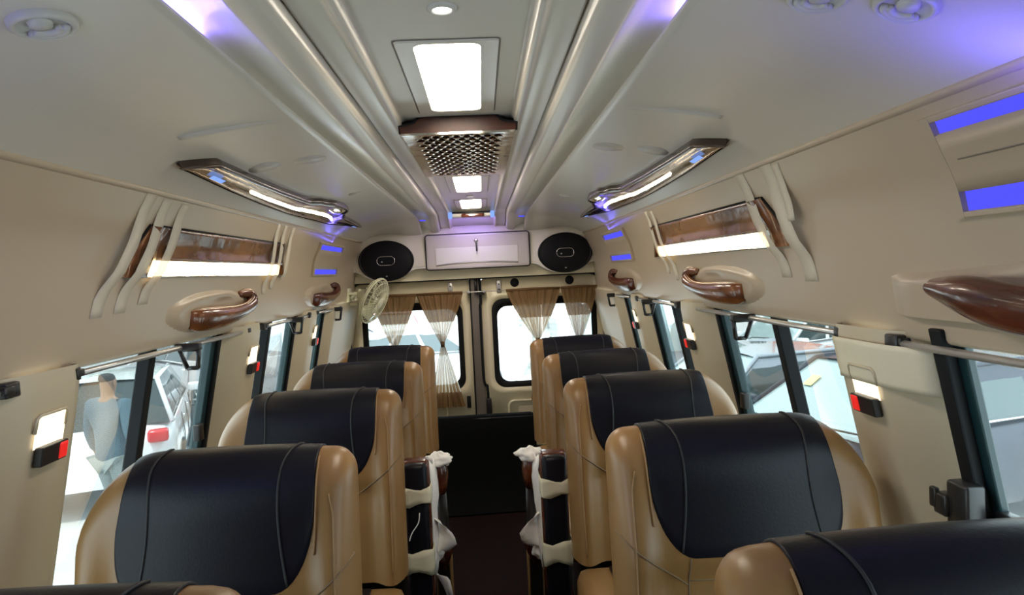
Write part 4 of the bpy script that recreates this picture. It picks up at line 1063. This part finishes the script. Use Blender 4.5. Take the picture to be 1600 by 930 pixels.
# person walking away
M['shirt'] = mat('slate_blue_shirt', (.06, .11, .14), .8, bump=(25, .3, .01)); M['trouser'] = mat('pale_grey_trousers', (.22, .25, .24), .8, bump=(18, .3, .01))
M['skin'] = mat('brown_skin', (.25, .14, .09), .55); M['hair'] = mat('short_black_hair', (.02, .018, .018), .7); M['shoe'] = mat('dark_shoe', (.03, .03, .03), .5)
ps = thing('person', (-3.82, 7.0, GZ), 'person in a slate blue shirt and pale trousers walking away outside the left window', 'person'); ps.rotation_euler = (0, 0, -.25)
def skin(name, pts, edges, m, par, lv=2, root=0):
    me = bpy.data.meshes.new(name); me.from_pydata([p[:3] for p in pts], edges, []); me.materials.append(M[m])
    o = bpy.data.objects.new(name, me); COL.objects.link(o); o.parent = par
    sk = o.modifiers.new('skin', 'SKIN'); 
    for i, p in enumerate(pts):
        v = me.skin_vertices[0].data[i]; v.radius = (p[3], p[4] if len(p) > 4 else p[3]); v.use_root = (i == root)
    sk.use_smooth_shade = True; sb = o.modifiers.new('s', 'SUBSURF'); sb.levels = sb.render_levels = lv; return o
B = [(0, 0, .95, .11, .08), (0, .01, 1.12, .11, .08), (0, 0, 1.32, .13, .08), (0, 0, 1.46, .07, .06), (0, -.01, 1.52, .055), (0, .01, 1.60, .072, .085), (0, .015, 1.68, .078, .092), (0, .005, 1.745, .05, .06),
     (-.19, 0, 1.41, .065), (-.26, .02, 1.14, .050), (-.27, .10, .90, .034), (-.265, .12, .85, .03, .018), (.19, 0, 1.41, .065), (.26, -.03, 1.14, .050), (.28, .04, .90, .034), (.275, .06, .85, .03, .018),
     (-.095, .01, .86, .065), (-.10, .10, .50, .055), (-.10, .02, .10, .040), (-.10, .13, .04, .035), (.095, .0, .86, .065), (.10, .02, .50, .055), (.10, -.18, .12, .040), (.10, -.09, .05, .035)]
E_ = [(0, 1), (1, 2), (2, 3), (3, 4), (4, 5), (5, 6), (6, 7), (3, 8), (8, 9), (9, 10), (10, 11), (3, 12), (12, 13), (13, 14), (14, 15), (0, 16), (16, 17), (17, 18), (18, 19), (0, 20), (20, 21), (21, 22), (22, 23)]
skin('body', B, E_, 'skin', ps)
skin('shirt', [(0, 0, .80, .185, .145), (0, 0, .95, .18, .14), (0, .01, 1.14, .17, .13), (0, 0, 1.34, .20, .13), (0, 0, 1.475, .11, .085), (-.20, 0, 1.43, .085), (-.265, .02, 1.14, .070), (-.275, .09, .93, .050), (.20, 0, 1.43, .085), (.265, -.03, 1.14, .070), (.285, .03, .93, .050)],
     [(0, 1), (1, 2), (2, 3), (3, 4), (3, 5), (5, 6), (6, 7), (3, 8), (8, 9), (9, 10)], 'shirt', ps)
skin('trousers', [(0, 0, .93, .155, .12), (-.095, .01, .84, .115), (-.10, .10, .50, .085), (-.10, .02, .10, .066), (.095, 0, .84, .115), (.10, .02, .50, .085), (.10, -.18, .14, .066)],
     [(0, 1), (1, 2), (2, 3), (0, 4), (4, 5), (5, 6)], 'trouser', ps)
skin('hair', [(0, .0, 1.66, .082, .095), (0, -.005, 1.72, .078, .09), (0, -.0, 1.76, .05, .06)], [(0, 1), (1, 2)], 'hair', ps)
for s in (-1, 1):
    cx, cy = (-.265, .12) if s < 0 else (.275, .06)
    for k in range(4):
        x = cx+(-.021+.014*k)*0 ; yy = cy-.022+.015*k; l = (.07, .078, .074, .06)[k]
        q = lm(); q.tube([(x, yy, .85), (x-s*.006, yy+.004, .82-l*.4), (x-s*.02, yy+.006, .82-l)], [.009, .0085, .007], 8); q.build('finger', 'skin', ps)
    q = lm(); q.tube([(cx, cy+.02, .86), (cx-s*.01, cy+.05, .83), (cx-s*.014, cy+.06, .795)], [.012, .010, .008], 8); q.build('thumb', 'skin', ps)
    q = lm(); q.lathe([(.001, .03), (.016, .02), (.018, -.01), (.001, -.03)], 10, Matrix.Translation((s*.083, 0.01, 1.645)) @ Matrix.Diagonal((.5, 1, 1.2, 1))); q.build('ear', 'skin', ps)
    fx, fy, fz = (-.10, .08, .0) if s < 0 else (.10, -.14, .02)
    q = lm(); q.box(fx-.045, fx+.045, fy-.13, fy+.15, fz, fz+.09); q.build('shoe', 'shoe', ps, bevel=.03)

# buildings, walls, trees outside
M['orange'] = mat('orange_painted_wall', (.62, .20, .10), .8, var=(2, (.52, .17, .09), 4, (1, 1, 1))); M['bwhite'] = mat('white_painted_wall', (.72, .72, .70), .8)
M['rock'] = mat('grey_stone', (.20, .21, .18), .9, var=(2.5, (.42, .42, .38), 7, (1, 1, 1)), bump=(4, 1, .2)); M['bgrey'] = mat('pale_grey_render', (.48, .50, .50), .8, var=(1, (.40, .42, .42), 5, (1, 1, 1)))
M['leaf'] = mat('tree_leaves', (.06, .11, .05), .7, var=(3, (.14, .20, .09), 4, (1, 1, 1))); M['bark'] = mat('tree_bark', (.12, .09, .06), .9)
bo = thing('orange_building', (10.5, 18, GZ), 'orange wall crossed by white bands beyond the right cars', 'building')
MB().box(7.6, 14.5, 17, 17.4, GZ, 4.5).build('wall', 'orange', bo, smooth=False)
for z in (-.1, .9, 2.0, 3.1): MB().box(7.6, 14.5, 16.93, 17.0, z, z+.10).build('band', 'bwhite', bo, smooth=False)
for x in (7.6, 9.0, 10.5, 12, 13.5): MB().box(x, x+.12, 16.94, 17.0, GZ, 4.5).build('band', 'bwhite', bo, smooth=False)
bw = thing('white_building', (6.6, 18, GZ), 'white building with barred window left of the orange wall', 'building')
MB().box(5.9, 7.6, 17.2, 17.8, GZ, 4.2).build('wall', 'bwhite', bw, smooth=False)
for x in (6.1, 6.9):
    MB().box(x, x+.45, 17.1, 17.2, .2, 1.5).build('window', 'cglass', bw, smooth=False)
    for k in range(4): MB().tube([(x+.05+.11*k, 17.08, .2), (x+.05+.11*k, 17.08, 1.5)], .012, 5).build('window_bar', 'greyal', bw)
rw = thing('rock_bank', (4.5, 17, GZ), 'rough grey rock bank behind the silver car', 'rock')
q = MB(); rows = []
rn = random.Random(4)
for i in range(25):
    x = 1.0+.19*i; rows.append([(x+rn.uniform(-.1, .1), 16.6+.25*j+rn.uniform(-.25, .25), GZ+.35*j+rn.uniform(-.12, .12)) for j in range(9)])
q.grid(rows).build('rock_face', 'rock', rw, smooth=False)
bl = thing('grey_building', (-9, 22, GZ), 'washed out pale grey building beyond the left cars', 'building')
MB().box(-16, -6.5, 21, 22, GZ, 3.8).build('wall', 'bgrey', bl, smooth=False)
for x in range(-15, -7, 2):
    wo = MB().box(x, x+1.0, 20.93, 21.0, .2, 1.7).build('window', 'cglass', bl, smooth=False); MB().box(x-.08, x+1.08, 20.9, 21.0, 1.7, 1.8).build('lintel', 'bwhite', wo, smooth=False)
def tree(x, y, h, r, lab, seed):
    t = thing('tree', (x, y, GZ), lab, 'tree', 'trees around the yard'); rn = random.Random(seed)
    MB().tube([(x, y, GZ), (x+.1, y, GZ+h*.3), (x-.05, y, GZ+h*.6)], [.16, .12, .07], 8).build('trunk', 'bark', t)
    q = MB()
    for k in range(1500):
        a, b = rn.uniform(0, 2*PI), rn.uniform(-.9, 1); rr = r*rn.uniform(.4, 1)**.5
        c = Vector((x+rr*math.cos(a)*math.sqrt(1-b*b), y+rr*math.sin(a)*math.sqrt(1-b*b), GZ+h*.68+rr*.85*b))
        u = Vector((rn.uniform(-1, 1), rn.uniform(-1, 1), rn.uniform(-1, 1))).normalized()*.10; v_ = u.cross(Vector((rn.uniform(-1, 1), rn.uniform(-1, 1), .3))).normalized()*.06
        q.add([c-u, c+v_, c+u, c-v_], [(0, 1, 2, 3)])
    f = q.build('foliage', 'leaf', t, smooth=False, merge=False); f['kind'] = 'stuff'
tree(4.7, 15.2, 3.6, 1.2, 'bushy tree right of the van, above the silver car roof', 1)
tree(10.2, 12.0, 4.2, 1.7, 'tree seen over the dark car at the right edge', 2)
tree(-8.5, 17.5, 4.0, 1.6, 'tree beyond the grey pickup truck on the left', 3)
